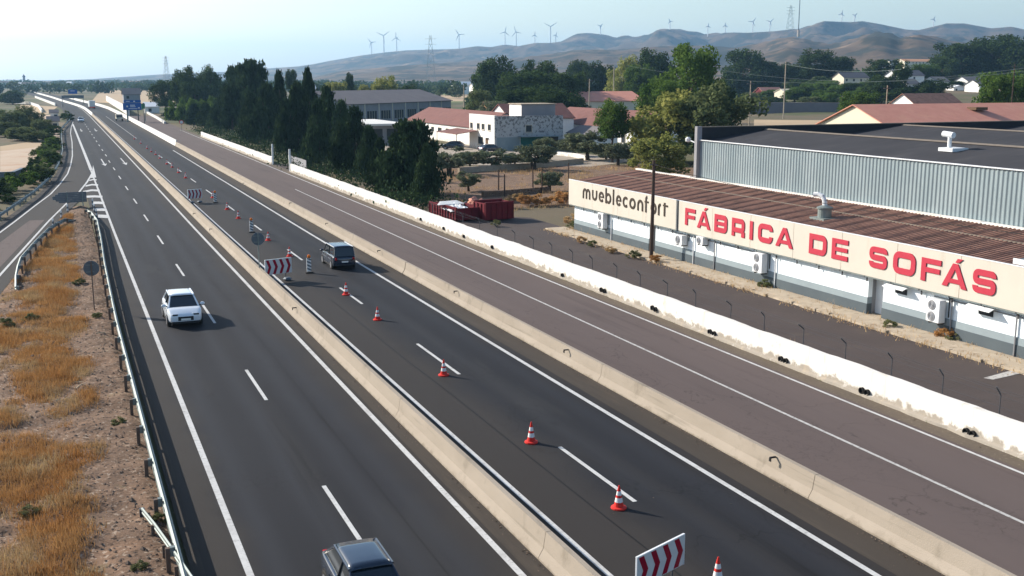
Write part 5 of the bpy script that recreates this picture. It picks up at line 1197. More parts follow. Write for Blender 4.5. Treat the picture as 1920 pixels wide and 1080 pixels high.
BSH = [crown_broad(s, 2400, 26, .95, .5) for s in (51, 52, 53)]
def trunk_mesh(seed, limbs=5, multi=1):           # height 1; base radius .05 before scaling
    r = random.Random(seed); mb = MB()
    for m in range(multi):
        bx_, by_ = (0, 0) if multi == 1 else (r.uniform(-.05, .05), r.uniform(-.05, .05))
        top = Vector((r.uniform(-.1, .1) + bx_ * 3, r.uniform(-.1, .1) + by_ * 3, .62)); mid = Vector((bx_ + r.uniform(-.03, .03), by_ + r.uniform(-.03, .03), .3))
        mb.cyl((bx_, by_, -.03), mid, .05, .036, 7); mb.cyl(mid, top, .036, .02, 7)
        for k in range(limbs):
            a = 2 * math.pi * k / limbs + r.uniform(-.4, .4); s = mid.lerp(top, r.uniform(0, 1)); e = s + Vector((math.cos(a) * .28, math.sin(a) * .28, r.uniform(.1, .3)))
            mb.cyl(s, e, .018, .006, 5)
    me = bpy.data.meshes.new('trunk'); me.from_pydata(mb.v, [], mb.f); me.update(); me.materials.append(MT['bark']); return me
TRK = [trunk_mesh(s) for s in (1, 2, 3)]; TRO = [trunk_mesh(s, 4, 3) for s in (4, 5)]
def tree(name, label, loc, hgt, rad, crown, m, trunk=None, zc=.58, rz_=.42, group=None, cat='tree', rot=None, seed=0):
    """broad crown centred at zc*hgt with half height rz_*hgt"""
    t = thing(name, label, cat, loc, rot if rot is not None else (loc[0] * 7.3 + loc[1] * 3.1) % 6.28, group)
    if trunk is not None:
        o = bpy.data.objects.new('trunk', trunk); COL.objects.link(o); o.parent = t; q = max(.5, min(1.6, rad * 2.0 / hgt)); o.scale = (hgt * q * .8, hgt * q * .8, hgt)
    o = bpy.data.objects.new('crown', crown); COL.objects.link(o); o.parent = t
    if crown in CON: o.scale = (rad, rad, hgt * .97); o.location = (0, 0, hgt * .03)
    else: o.scale = (rad, rad, hgt * rz_); o.location = (0, 0, hgt * zc)
    o.material_slots[0].link = 'OBJECT'; o.material_slots[0].material = MT[m]
    return t
# dark conifer row along the service road
row = [(770, 228, 37.5, 105), (745, 252, 36, 60), (800, 275, 36.5, 62), (712, 262, 35, 46), (692, 238, 38.5, 58), (664, 204, 40, 62), (640, 192, 43, 60), (612, 166, 42, 56), (577, 132, 43, 46), (556, 158, 40, 64), (523, 138, 44, 46), (500, 160, 41, 66), (470, 116, 47, 72), (446, 126, 49, 62), (432, 160, 42, 50), (408, 188, 39, 40), (386, 194, 38, 38), (362, 196, 37.5, 34), (343, 200, 37, 32), (328, 204, 36, 28), (316, 206, 36.5, 26), (596, 190, 37, 50), (535, 190, 37, 52), (470, 178, 38, 50), (640, 235, 36.5, 48)]
nm = ['broadest dark cypress, rightmost of the row beside the skips', 'cypress half merged with the rightmost broad one, on its left', 'short cypress bush at the right foot of the broadest cypress', 'slim low cypress in front, just left of the broadest one', 'cypress with ragged top in front of the white canopy roof', 'cypress right of the grey hangar windows left edge', 'tall cypress touching the left end of the hangar roof', 'cypress with thin crown left of the hangar', 'tallest pointed spire cypress in the row', 'dense cypress just left of the pointed spire', 'narrow cypress with a sharp tip left of the spire', 'wide dark cypress right of the big rounded conifer', 'big rounded conifer, tallest mass in the row', 'rounded conifer leaning against the tallest mass on its left', 'low dark conifer below the rounded mass on the left', 'small conifer where the row steps down on the left', 'small dark conifer left of the step in the row', 'small conifer behind the round speed sign', 'smaller conifer left of the speed sign', 'little conifer second from the far end of the row', 'last little conifer at the far left end of the row', 'front cypress filling the gap left of the hangar', 'front cypress filling the row near the gate', 'front conifer below the big rounded mass', 'front cypress right of the gate post']
for i, (u, v, X, wpx) in enumerate(row):
    p = onX(u, v, X); hgt = max(2.5, p.z); rad = wpx / 2 * math.hypot(p.x, p.y) / 2087
    tree('conifer_tree', nm[i], (X, p.y, 0), hgt, rad * 1.15, CON[2 if i in (12, 13, 14, 0) else (0, 1, 3, 1)[i % 4]], 'leaf_cypress', TRK[i % 3], group='dark conifers along the service road')
def ptree(label, u, v, dist, wpx, m, crown, zc=.58, rz_=.42, name='broadleaf_tree', group=None, trunk=True):
    p = atD(u, v, dist); rad = wpx / 2 * dist / 2087
    z0 = gz(p.x, p.y); hgt = max(2.0, p.z - z0); return tree(name, label, (p.x, p.y, z0 - .1), hgt, rad, crown, m, TRK[int(u) % 3] if trunk else None, zc, rz_, group)
B = BRD
# trees behind the row at the left
ptree('rounded dark tree at the left of the pair behind the shrubs', 345, 125, 400, 54, 'leaf_dark', B[0]); ptree('rounded dark tree at the right of the pair behind the shrubs', 388, 126, 405, 56, 'leaf_dark', B[1])
ptree('lower dark tree filling between the rounded pair', 366, 150, 395, 64, 'leaf_dark', B[2]); ptree('dark hazy tree left of the rounded pair', 308, 150, 430, 48, 'leaf_dark', B[3])
for i, (u, v) in enumerate(((325, 186), (343, 183), (362, 181), (380, 184), (398, 180), (415, 186))):
    ptree(('first', 'second', 'third', 'fourth', 'fifth', 'sixth')[i] + ' light green shrub from the left below the rounded dark trees', u, v, 352 - 3 * i, 30, 'leaf_green', BSH[i % 3], .5, .5, 'shrub', 'light shrubs below the rounded trees', False)
ptree('yellowish tree behind the hangar ridge at left', 628, 150, 420, 46, 'leaf_yellow', B[4]); ptree('green and yellow tree behind the hangar ridge', 722, 142, 410, 56, 'leaf_yellow', B[0]); ptree('low dark tree behind the middle of the hangar ridge', 765, 160, 405, 70, 'leaf_dark', B[1]); ptree('yellow-green bush behind the hangar ridge', 690, 156, 412, 40, 'leaf_yellow', B[2])
ptree('dark narrow tree behind the hangar at left', 655, 136, 430, 18, 'leaf_dark', B[3]); ptree('slender dark tree on a bare trunk above the row', 545, 128, 420, 22, 'leaf_dark', B[2], .75, .25)
# centre
for i, (u, v, d, w_, m, c) in enumerate(((930, 106, 420, 82, 'leaf_dark', 0), (905, 118, 430, 40, 'leaf_green', 1), (1010, 110, 400, 72, 'leaf_dark', 2), (985, 132, 350, 110, 'leaf_dark', 3), (1058, 130, 345, 96, 'leaf_dark', 4), (1005, 160, 300, 110, 'leaf_dark', 0), (1045, 168, 290, 90, 'leaf_dark', 1), (960, 165, 300, 60, 'leaf_dark', 2), (898, 168, 290, 52, 'leaf_grey', 3), (925, 185, 262, 60, 'leaf_olive', 4), (1075, 175, 300, 60, 'leaf_dark', 0), (1105, 118, 520, 60, 'leaf_dark', 1), (1135, 120, 520, 50, 'leaf_dark', 2), (1085, 112, 560, 44, 'leaf_dark', 3))):
    ptree(('tall dark tree left of centre above the tan field', 'lighter green tree at the left edge of the dark clump', 'dark tree right of the first tall one', 'broad dark tree above the white house roof', 'dark broad tree left of the salmon-roofed house', 'low dark tree directly behind the rooftop room', 'low dark tree right of the rooftop room', 'small dark tree behind the maroon wing', 'grey-green tree behind the tan brick hut', 'pale speckled tree in front of the tan brick hut', 'dark tree touching the cream gable', 'far dark tree above the cream gable', 'far dark tree right above the salmon roof', 'far dark tree in the haze left of the cream gable')[i], u, v, d, w_, m, BRD[c])
ptree('large fresh green tree, tallest right of centre', 1295, 86, 250, 116, 'leaf_green', B[3], .62, .40); ptree('green lower lobe left of the tallest green tree', 1240, 148, 240, 86, 'leaf_green', B[2], .6, .42)
ptree('dark tree at the right shoulder of the tallest green tree', 1345, 150, 260, 70, 'leaf_dark', B[1])
ptree('yellowing sparse tree in front of the salmon-roofed house', 1255, 166, 178, 168, 'leaf_yellow', SPR[0], .52, .48); ptree('grey-green sparse tree left of the warehouse corner', 1345, 158, 174, 160, 'leaf_grey', SPR[1], .52, .48)
ptree('low yellow-green bush at the foot of the warehouse corner', 1235, 250, 150, 120, 'leaf_yellow', SPR[1], .5, .5, 'shrub', None, False)
ptree('round light green tree in front of the right barn', 1150, 186, 176, 68, 'leaf_green', B[0], .66, .34)
for i, (u, v, d, w_, m, c) in enumerate(((1225, 92, 480, 84, 'leaf_dark', 0), (1172, 108, 470, 62, 'leaf_yellow', 1), (1200, 118, 440, 60, 'leaf_green', 2), (1395, 92, 640, 80, 'leaf_dark', 3), (1440, 112, 640, 66, 'leaf_dark', 4), (1480, 118, 640, 60, 'leaf_dark', 0), (1545, 94, 640, 84, 'leaf_dark', 1), (1580, 104, 640, 50, 'leaf_dark', 2), (1520, 118, 640, 66, 'leaf_dark', 3), (1660, 108, 620, 62, 'leaf_dark', 4), (1655, 140, 470, 66, 'leaf_dark', 0), (1690, 118, 470, 40, 'leaf_dark', 1), (1735, 118, 640, 56, 'leaf_green', 2), (1770, 108, 680, 60, 'leaf_dark', 3), (1808, 76, 700, 92, 'leaf_dark', 4), (1862, 66, 700, 104, 'leaf_dark', 0), (1905, 70, 690, 90, 'leaf_dark', 1), (1885, 130, 270, 90, 'leaf_green', 2), (1560, 152, 640, 74, 'leaf_green', 3), (1610, 168, 300, 70, 'leaf_green', 4), (1690, 160, 470, 110, 'leaf_dark', 0), (1745, 150, 470, 80, 'leaf_dark', 1), (1400, 140, 640, 76, 'leaf_dark', 2), (1450, 142, 640, 60, 'leaf_dark', 3), (1500, 140, 640, 60, 'leaf_green', 4), (1630, 172, 470, 60, 'leaf_dark', 1))):
    ptree(f'{("dark", "bushy", "broad", "rounded")[i % 4]} {("tree", "green tree")[m != "leaf_dark"]} ' + ('far behind the tallest green tree', 'yellowish, left of the tallest green tree', 'low, left of the tallest green tree', 'just right of the tallest green tree', 'above the white low roof', 'left of the far concrete pole', 'dome-shaped below the brown hills', 'right flank of the dome-shaped one', 'left flank of the dome-shaped one', 'standing alone between farmhouses', 'dark lower part of the lone one', 'beside the tiny white hut', 'under the pink terrace', 'left foot of the big right-hand mass', 'left top of the big right-hand mass', 'highest of the big right-hand mass', 'right edge of the big right-hand mass', 'lowest right, behind the salmon roof end', 'right of the red shed', 'below the pale farm building', 'hazy behind the concrete post', 'left of the white gable', 'above the red shed at left', 'above the red shed', 'above the pale shed', 'between farm building and concrete post')[i], u, v, d, w_, m, BRD[c])
rg = random.Random(31)
for i in range(90):
    u = rg.uniform(1395, 1925) if i < 34 else rg.uniform(1395, 1690); d = rg.uniform(590, 690) if i < 34 else rg.uniform(462, 640); v = 148 - (rg.uniform(2.5, 6.5) + gz(*atD(u, 150, d).to_2d()) - 13.1) * 2087 / d
    ptree('dark green tree among the farmhouses on the rise at the right', u, v, d, rg.uniform(26, 54), rg.choice(['leaf_dark', 'leaf_dark', 'leaf_green', 'leaf_grey']), BRD[i % 5], .52, .48, 'broadleaf_tree', 'trees among the farmhouses')
# olive grove
for i, (u, v, vt, w_) in enumerate(((842, 327, 284, 62), (880, 318, 285, 54), (925, 318, 284, 62), (965, 312, 286, 52), (1000, 318, 272, 66), (1100, 300, 252, 66), (1075, 292, 258, 50), (1160, 310, 268, 56), (1022, 300, 262, 44), (878, 358, 326, 40), (1030, 358, 322, 44), (1135, 298, 272, 40))):
    p = G(u, v); hgt = onY(u, vt, p.y).z; rad = w_ / 2 * math.hypot(p.x, p.y) / 2087 * 1.25; hgt *= 1.12
    tree('olive_tree', ('leftmost olive tree beside the broadest cypress', 'second olive tree from the cypress', 'third olive tree from the cypress below the parked car', 'fourth olive tree from the cypress', 'olive tree in front of the green shutter', 'olive tree with clear trunk on the red soil', 'olive tree behind the one with clear trunk', 'olive tree next to the yellow-green bush', 'olive tree against the stone wall corner', 'bare grey young tree behind the white skip load', 'thin young tree beside two posts in the dry field', 'small olive tree under the round light green tree')[i], (p.x, p.y, -.05), hgt, rad, OLV[i % 3], 'leaf_olive', TRO[i % 2], .60, .44, 'olive trees below the white house')
# left side shrubs and trees
for i, (u, v, d, w_, m) in enumerate(((18, 205, 300, 62, 'leaf_grey'), (52, 198, 305, 50, 'leaf_grey'), (78, 222, 290, 36, 'leaf_grey'), (8, 228, 280, 50, 'leaf_grey'), (40, 236, 262, 62, 'leaf_grey'), (68, 246, 255, 50, 'leaf_grey'), (22, 170, 640, 50, 'leaf_dark'))):
    ptree(('big grey-green tree at the left edge beyond the dirt track', 'tall grey-green tree right of the left-edge one', 'small tree nearest the dry field hut', 'lower tree cut by the left edge', 'bushy tree in front beside the dirt track', 'low bush right of the bushy tree by the track', 'dark hazy tree clump far at the left edge')[i], u, v, d, w_, m, BRD[i % 5], .5, .5)
rg = random.Random(3)
for i in range(44):
    y = 92 + i * 4.0 + rg.uniform(-1, 1) if i < 38 else 255 + (i - 38) * 12; x = gl(RG, y) - rg.uniform(1.0, 3.4) - (.6 if y < 140 else 0); s = rg.uniform(.8, 1.5) * (.75 if y < 130 else 1)
    tree('shrub', 'green roadside shrub in the thick belt outside the ramp guardrail', (x, y, -.05), s * 1.7, s * 1.25, BSH[i % 3], rg.choice(['leaf_green', 'leaf_dark', 'leaf_dark', 'leaf_grey']), None, .48, .5, 'shrubs outside the ramp guardrail', 'shrub')
for i, (u, v, d) in enumerate(((125, 206, 400), (118, 212, 385), (131, 212, 378))): ptree(('left', 'middle', 'right')[i] + ' dark shrub of three where the ramp guardrail ends', u, v, d, 18, 'leaf_dark', BSH[i], .5, .5, 'shrub', 'shrubs at the ramp head', False)
# hedge and weeds along the yard and the grove
rg = random.Random(6)
for i, (u, v, s, m) in enumerate(((1072, 420, .8, 'leaf_straw'), (1078, 428, .55, 'leaf_weed'), (985, 385, 1.0, 'leaf_dry'), (1015, 385, 1.1, 'leaf_dry'), (1050, 383, 1.1, 'leaf_dry'), (965, 380, .9, 'leaf_straw'), (1065, 378, .9, 'leaf_dry'), (1090, 455, .45, 'leaf_straw'), (1110, 462, .4, 'leaf_weed'), (1145, 474, .45, 'leaf_straw'), (1190, 485, .5, 'leaf_weed'), (1228, 492, .5, 'leaf_dry'), (1438, 540, .5, 'leaf_weed'), (1668, 615, .38, 'leaf_weed'), (1772, 635, .55, 'leaf_dry'), (1790, 640, .4, 'leaf_weed'), (930, 425, .5, 'leaf_weed'), (890, 412, .55, 'leaf_straw'))):
    p = G(u, v); tree('weed_clump', f'{("dry", "straw-coloured", "brownish", "withered", "scrubby", "wispy")[i % 6]} weed clump ' + ('at the left end of the factory wall', 'right beside the factory wall end', 'left in the thicket behind the yard', 'in the middle of the thicket behind the yard', 'right in the thicket behind the yard', 'at the left tip of the thicket', 'nearest the sign in the thicket', 'first on the pavement from the left', 'second on the pavement from the left', 'third on the pavement from the left', 'left of the wooden pole foot', 'at the foot of the wooden pole', 'below the FÁBRICA air conditioner', 'right of the second doorway', 'below the SOFÁS air conditioner', 'right below the SOFÁS air conditioner', 'behind the wall near the dark skip', 'behind the wall near the low skip')[i], (p.x, p.y, 0), s * 1.3, s * 1.1, BSH[i % 3], m, None, .45, .5, 'weed clumps round the yard', 'weed')
# shrubs on the verge
for i, (u, v, s) in enumerate(((222, 800, .30), (302, 985, .32), (182, 600, .36), (148, 535, .40), (60, 605, .42), (15, 615, .45), (60, 970, .35), (262, 1075, .25))):
    p = G(u, v); tree('weed_clump', ('pale green tuft beside the guardrail low down', 'green tuft at the buried guardrail end', 'grey-green tuft near the round sign post', 'olive tuft left of the round sign', 'green weed at the left edge of the verge', 'weed cut by the left edge of the verge', 'dull green patch plant in the bottom left verge', 'small tuft at the very bottom of the verge')[i], (p.x, p.y, .05), s * 1.2, s, BSH[i % 3], 'leaf_weed', None, .45, .5, 'green tufts on the verge', 'weed')
# far trees on the plain: too many alike to tell apart
rg = random.Random(9)
for i in range(150):
    if i < 80: u, dist = rg.uniform(560, 1920), rg.uniform(560, 1500)
    else: u, dist = rg.uniform(0, 620), rg.uniform(700, 2600)
    if 40 < u < 330 and dist < 1100: continue
    p = atD(u, 150, dist); h_ = rg.uniform(5, 11)
    tree('far_tree', 'small hazy tree scattered over the far plain below the hills', (p.x, p.y, gz(p.x, p.y)), h_, h_ * rg.uniform(.4, .75), FAR[i % 4], rg.choice(['leaf_dark', 'leaf_dark', 'leaf_grey']), None, .5, .5, 'far trees on the plain')
# far woods that read as one mass
def woods(name, label, n, ub, db, hb, m, seed):
    r = np.random.default_rng(seed); C, S = [], []
    for k in range(n):
        u = r.uniform(*ub); d = r.uniform(*db) if r.random() < .5 else db[0] + (db[1] - db[0]) * round(r.random() * 4) / 4; p = atD(u, 150, d); h_ = r.uniform(*hb); w_ = h_ * r.uniform(.6, 1.3); c = 60
        q = r.normal(size=(c, 3)); q /= np.linalg.norm(q, axis=1)[:, None]; q *= r.uniform(.5, 1, (c, 1))
        C.append(np.array([p.x, p.y, h_ * .5 + gz(p.x, p.y)]) + q * np.array([w_, w_, h_ * .5])); S.append(np.full(c, h_ * .2))
    me = leaves(name, np.concatenate(C), np.concatenate(S), seed); me.materials[0] = MT[m]
    o = bpy.data.objects.new(name, me); COL.objects.link(o); tag(o, label, 'woods', kind='stuff')
woods('far_woods', 'hazy belt of far woods at the foot of the hills', 420, (560, 1960), (900, 1900), (6, 13), 'leaf_dark', 5)
woods('far_woods', 'hazy scrub and woods on the plain at the left horizon', 420, (-60, 620), (1100, 3600), (6, 12), 'leaf_dark', 6)
woods('far_woods', 'dark thicket filling the ground between the mid-distance trees', 150, (880, 1390), (330, 620), (3, 7), 'leaf_dark', 7)
woods('far_woods', 'dark thicket below the farmhouses at the right', 90, (1400, 1960), (640, 900), (4, 7), 'leaf_dark', 8)
r = np.random.default_rng(77); C, S = [], []
for k in range(330):
    y = 104 + 190 * r.random() ** 1.3; x = 32.0 + r.uniform(0, 9) * (1 if y > 120 else .6); h_ = r.uniform(.6, 1.9); c = 34; q = r.normal(size=(c, 3)) * np.array([.8, .8, .35 * h_])
    if y < 107 and x < 37: continue
    C.append(np.array([x, y, h_ * .45]) + q); S.append(r.uniform(.12, .26, c))
me = leaves('undergrowth', np.concatenate(C), np.concatenate(S), 78); me.materials[0] = MT['leaf_cypress']
o = bpy.data.objects.new('undergrowth', me); COL.objects.link(o); tag(o, 'dark undergrowth at the foot of the conifer row', 'undergrowth', kind='stuff')
# ---- grasses: uncountable
def grass(name, pts, hs, m, blades=12, seed=1, spread=.16, wd=.012, lean=.5, label=None):
    r = np.random.default_rng(seed); P = np.repeat(np.array(pts, float), blades, 0); Hh = np.repeat(np.array(hs, float), blades) * r.uniform(.5, 1.1, len(P)); n = len(P)
    base = P + np.stack([r.normal(0, spread, n), r.normal(0, spread, n), np.full(n, -.03)], 1)
    th = r.uniform(0, 2 * np.pi, n); ln = r.uniform(0, lean, n) * Hh
    tip = base + np.stack([np.cos(th) * ln, np.sin(th) * ln, Hh], 1); ph = r.uniform(0, 2 * np.pi, n)
    wv = np.stack([np.cos(ph), np.sin(ph), np.zeros(n)], 1) * wd * r.uniform(.6, 1.5, (n, 1))
    V = np.empty((n, 3, 3)); V[:, 0] = base - wv; V[:, 1] = base + wv; V[:, 2] = tip
    me = bpy.data.meshes.new(name); me.vertices.add(n * 3); me.vertices.foreach_set('co', V.ravel().astype(np.float32)); me.loops.add(n * 3); me.loops.foreach_set('vertex_index', np.arange(n * 3, dtype=np.int32)); me.polygons.add(n); me.polygons.foreach_set('loop_start', np.arange(0, n * 3, 3, dtype=np.int32)); me.update(calc_edges=True)
    me.materials.append(MT[m]); o = bpy.data.objects.new(name, me); COL.objects.link(o); return tag(o, label, 'grass', kind='stuff')
rg = random.Random(21); A, Bp, Ah, Bh = [], [], [], []
while len(A) + len(Bp) < 12500:
    y = 20 + (rg.random() ** 1.6) * 100; x = rg.uniform(gl(VL, y) + .3, 2.0)
    dn = mnoise.fractal((x * .45 + 3, y * .22, 2), 1, 2, 4); dn += .45 * math.exp(-((x + 1.1 - (y - 60) * .012) / 1.5) ** 2) - .21 - (.9 if x > .7 else 0) + (.10 if x < -.4 and y > 34 else 0)
    if dn + rg.uniform(-.18, .12) < 0: continue
    h_ = rg.uniform(.12, .34) * (1 + .4 * min(1, dn)); z = vz(x, y)
    if mnoise.noise((x * .8, y * .4, 9)) + rg.uniform(-.25, .25) > .06: Bp.append((x, y, z)); Bh.append(h_)
    else: A.append((x, y, z)); Ah.append(h_)
grass('dry_grass', A, Ah, 'leaf_dry', 18, 1, .17, .010, .7, 'orange-brown dry grass covering the verge left of the guardrail')
grass('straw_grass', Bp, Bh, 'leaf_straw', 12, 2, .15, .009, .7, 'paler straw grass mixed into the verge')
A, Ah = [], []
for i in range(2600):
    y = rg.uniform(102, 160); x = rg.uniform(38, 90)
    if mnoise.fractal((x * .12, y * .12, 5), 1, 2, 3) + rg.uniform(-.2, .2) > .02 and not (46 < x < 88 and y > 156): A.append((x, y, -.03)); Ah.append(rg.uniform(.25, .7))
for i in range(700):
    y = rg.uniform(44, 98); x = 31.4 + abs(rg.gauss(0, .7)); A.append((x, y, 0)); Ah.append(rg.uniform(.1, .35) * (1 if mnoise.noise((y * .25, 1, 0)) > 0 else .4))
for i in range(420):
    y = rg.uniform(14, 87); x = rg.choice([39.5, 41.35]) + rg.gauss(0, .15); A.append((x, y, .08)); Ah.append(rg.uniform(.08, .3))
grass('field_grass', A, Ah, 'leaf_straw', 12, 4, .35, .02, .8, 'tawny dry grass in the field and along the yard edges')
A, Ah = [], []
for i in range(260):
    y = rg.uniform(16, 150); A.append((30.5 + rg.uniform(-.1, .06), y, .02)); Ah.append(rg.uniform(.05, .16))
grass('wall_foot_weeds', A, Ah, 'leaf_weed', 8, 5, .08, .008, .6, 'sparse weeds along the foot of the whitewashed wall')
# stones on the verge: uncountable
r = np.random.default_rng(5); mb = MB(); rg = random.Random(8)
for i in range(9000):
    y = 20 + rg.random() ** 1.7 * 95; x = rg.uniform(gl(VL, y) + .2, 2.3); s = rg.uniform(.02, .06) * (2 if rg.random() < .05 else 1); z = vz(x, y)
    mb.add([(x + s * rg.uniform(.7, 1.2), y, z), (x, y + s * rg.uniform(.7, 1.2), z), (x - s, y, z), (x, y - s, z), (x + rg.uniform(-.3, .3) * s, y, z + s * rg.uniform(.5, 1))], [(0, 1, 4), (1, 2, 4), (2, 3, 4), (3, 0, 4)])
mat('stone', (.20, .15, .115), (.12, .09, .07), 9, .95)
tag(mb.build('gravel', MT['stone']), 'small stones strewn over the verge', 'gravel', kind='stuff')
mb = MB()                                        # dead leaves and grit drifted along the barrier feet
for i in range(2600):
    y = 14 + rg.random() ** 1.5 * 110; x = rg.choice([11.44 - abs(rg.gauss(0, .10)), 21.13 - abs(rg.gauss(0, .13)), 30.35 - abs(rg.gauss(0, .2)), 12.95 + rg.random() * 8 if rg.random() < .03 else 21.12 - abs(rg.gauss(0, .08))]) + xo(y)
    if mnoise.noise((y * .5, x, 3)) < -.05: continue
    s = rg.uniform(.015, .045); a = rg.uniform(0, 6.3); z = .012
    mb.add([(x + s * math.cos(a), y + s * math.sin(a), z), (x - s * .5 * math.sin(a), y + s * .5 * math.cos(a), z + s * .5), (x - s * math.cos(a), y - s * math.sin(a), z), (x + s * .5 * math.sin(a), y - s * .5 * math.cos(a), z + s * .3)], [(0, 1, 2), (0, 2, 3)])
tag(mb.build('leaf_litter', MT['stone']), 'dead leaves and grit along the foot of the barriers', 'litter', kind='stuff')
# dead branches on the verge
for i, (u, v, l, a) in enumerate(((153, 733, .75, 1.0), (148, 722, .5, -.6), (190, 634, .5, -.25), (110, 760, .18, .1), (104, 783, .3, .7))):
    p = G(u, v); z = vz(p.x, p.y) + .05; t = thing('dead_branch', ('longest bleached branch lying on the verge', 'shorter bleached branch crossing the longest one', 'pale stick lying near the guardrail higher up', 'pale chunk of wood on the verge', 'thin pale stick left of the bleached branches')[i], 'branch', (p.x, p.y, z), a)
    MB().cyl((-l / 2, 0, 0), (0, .05, .03), .03, .026, 6).cyl((0, .05, .03), (l / 2, 0, .05), .026, .012, 6).build('stick', MT['dead_wood'], t)
# ================================================================== hills
CR = [(-900, 152), (-300, 152), (0, 156), (60, 152), (170, 148), (300, 139), (430, 134), (500, 128), (560, 124), (590, 119), (620, 113), (680, 103), (720, 98), (760, 94), (800, 93), (860, 91), (895, 86), (920, 88), (947, 83), (972, 86), (1003, 80), (1033, 80), (1053, 77), (1080, 63), (1100, 61), (1130, 63), (1153, 69), (1167, 65), (1197, 67), (1217, 63), (1233, 54), (1253, 52), (1287, 55), (1320, 61), (1367, 60), (1400, 61), (1453, 58), (1497, 53), (1545, 39), (1595, 41), (1617, 39), (1647, 44), (1700, 55), (1722, 55), (1775, 42), (1810, 42), (1860, 52), (1897, 49), (1920, 54), (2100, 48), (2400, 60), (3000, 70)]
NR = [(-900, 152), (560, 150), (640, 132), (760, 122), (900, 112), (1000, 104), (1080, 92), (1150, 92), (1240, 86), (1330, 84), (1380, 88), (1430, 78), (1465, 69), (1490, 67), (1530, 76), (1560, 80), (1600, 70), (1640, 57), (1665, 58), (1690, 68), (1727, 63), (1755, 66), (1780, 74), (1850, 84), (1920, 80), (2200, 70), (3000, 90)]
def az_tan(u, v):
    d = ray(u, v); return math.atan2(d[0], d[1]), d[2] / math.hypot(d[0], d[1])
def table(T): 
    q = [az_tan(u, v) for u, v in T]; return [a for a, _ in q], [t for _, t in q]
ca, ct = table(CR); na, ntn = table(NR)
def d_far(a): return 5600 - 900 * max(0, min(1, (a - R(15)) / R(25)))
def d_near(a): return 3300 - 900 * max(0, min(1, (a - R(20)) / R(22)))
def hill_z(a, d):
    df, dn = d_far(a), d_near(a)
    hf = max(0, 13 + np.interp(a, ca, ct) * df); hn = max(0, 13 + np.interp(a, na, ntn) * dn)
    x, y = math.sin(a) * d, math.cos(a) * d
    n1 = 0.0
    for f_, am in ((.0013, .8), (.0029, .55), (.0061, .34), (.0125, .18), (.026, .08)): n1 += am * (1 - 2.6 * abs(mnoise.noise((x * f_, y * f_, f_ * 900))))
    n1 = n1 / 1.95
    def prof(d, c, w0, w1):
        t = (d - c) / (w0 if d < c else w1); return max(0, 1 - abs(t)) ** 1.1 if abs(t) < 1 else 0
    pf, pn = prof(d, df, 2300, 1500), prof(d, dn, 1400, 1700)
    kf, kn = min(1, (1 - pf) * 7), min(1, (1 - pn) * 5)
    z1 = hf * pf * (1 + kf * (-.30 + .62 * n1)); z2 = hn * pn * (1 + kn * (-.34 + .75 * n1))
    z1 = min(z1, 13 + np.interp(a, ca, ct) * min(d, df)); z2 = min(z2, 13 + np.interp(a, na, ntn) * min(d, dn)) if hn > 5 else z2
    return max(z1, z2, 0) - 1.0
NA, ND = 460, 190
mb = MB(); ds = [1500 + 5600 * (j / ND) ** 1.15 for j in range(ND + 1)]
for i in range(NA + 1):
    a = R(-22) + R(92) * i / NA
    for d in ds: mb.v.append((math.sin(a) * d, math.cos(a) * d, float(hill_z(a, d))))
q = ND + 1
mb.f = [(i * q + j, i * q + j + 1, (i + 1) * q + j + 1, (i + 1) * q + j) for i in range(NA) for j in range(ND)]
mb.f = [f[::-1] for f in mb.f]
struct('hills', mb, MT['hill']).data.shade_smooth()
# ================================================================== wind turbines
mat('turbine_white', (.60, .61, .63), None, rough=.5)
def turbine(label, u, vhub, rot, yaw_, size=1.0, vb=None, dist=None):
    vc = float(np.interp(u, [c[0] for c in CR], [c[1] for c in CR])); a, _ = az_tan(u, vc); d = dist or d_far(a) - 40
    p = atD(u, vc + 2 if vb is None else vb, d); hub = atD(u, vhub, d); hgt = hub.z - p.z
    t = thing('wind_turbine', label, 'wind turbine', (p.x, p.y, p.z), 0, 'wind turbines on the hills')
    k = hgt / 80
    MB().cyl((0, 0, -15), (0, 0, hgt), 3.0 * max(.7, k), 2.0 * max(.7, k), 8).build('tower', MT['turbine_white'], t)
    n_ = MB().box(-2.6, 2.6, -4, 8, -2.6, 2.8).build('nacelle', MT['turbine_white'], t, bevel=.8); n_.location = (0, 0, hgt); n_.rotation_euler.z = yaw_
    hb = MB().lathe([(.4, -2.5), (2.2, -1), (2.2, 1)], 10).build('hub', MT['turbine_white'], n_); hb.rotation_euler.x = math.pi / 2; hb.location = (0, -6, 0)
    bl = hgt * .44 * size
    for j in range(3):
        th = rot + j * 2 * math.pi / 3
        b = MB().add([(-.8, -.35, 0), (.8, -.35, 0), (.8, .35, 0), (-.8, .35, 0), (-1.5, -.3, bl * .25), (1.9, -.3, bl * .25), (1.9, .3, bl * .25), (-1.5, .3, bl * .25), (-.5, -.1, bl), (.5, -.1, bl), (.5, .1, bl), (-.5, .1, bl)],
                     [(3, 2, 1, 0), (8, 9, 10, 11)] + [(i + s, (i + 1) % 4 + s, (i + 1) % 4 + 4 + s, i + 4 + s) for s in (0, 4) for i in range(4)]).build('blade', MT['turbine_white'], n_)
        b.rotation_euler = (0, th, 0); b.location = (0, -6.5, 0); b.scale = (1.15, 1.15, 1)
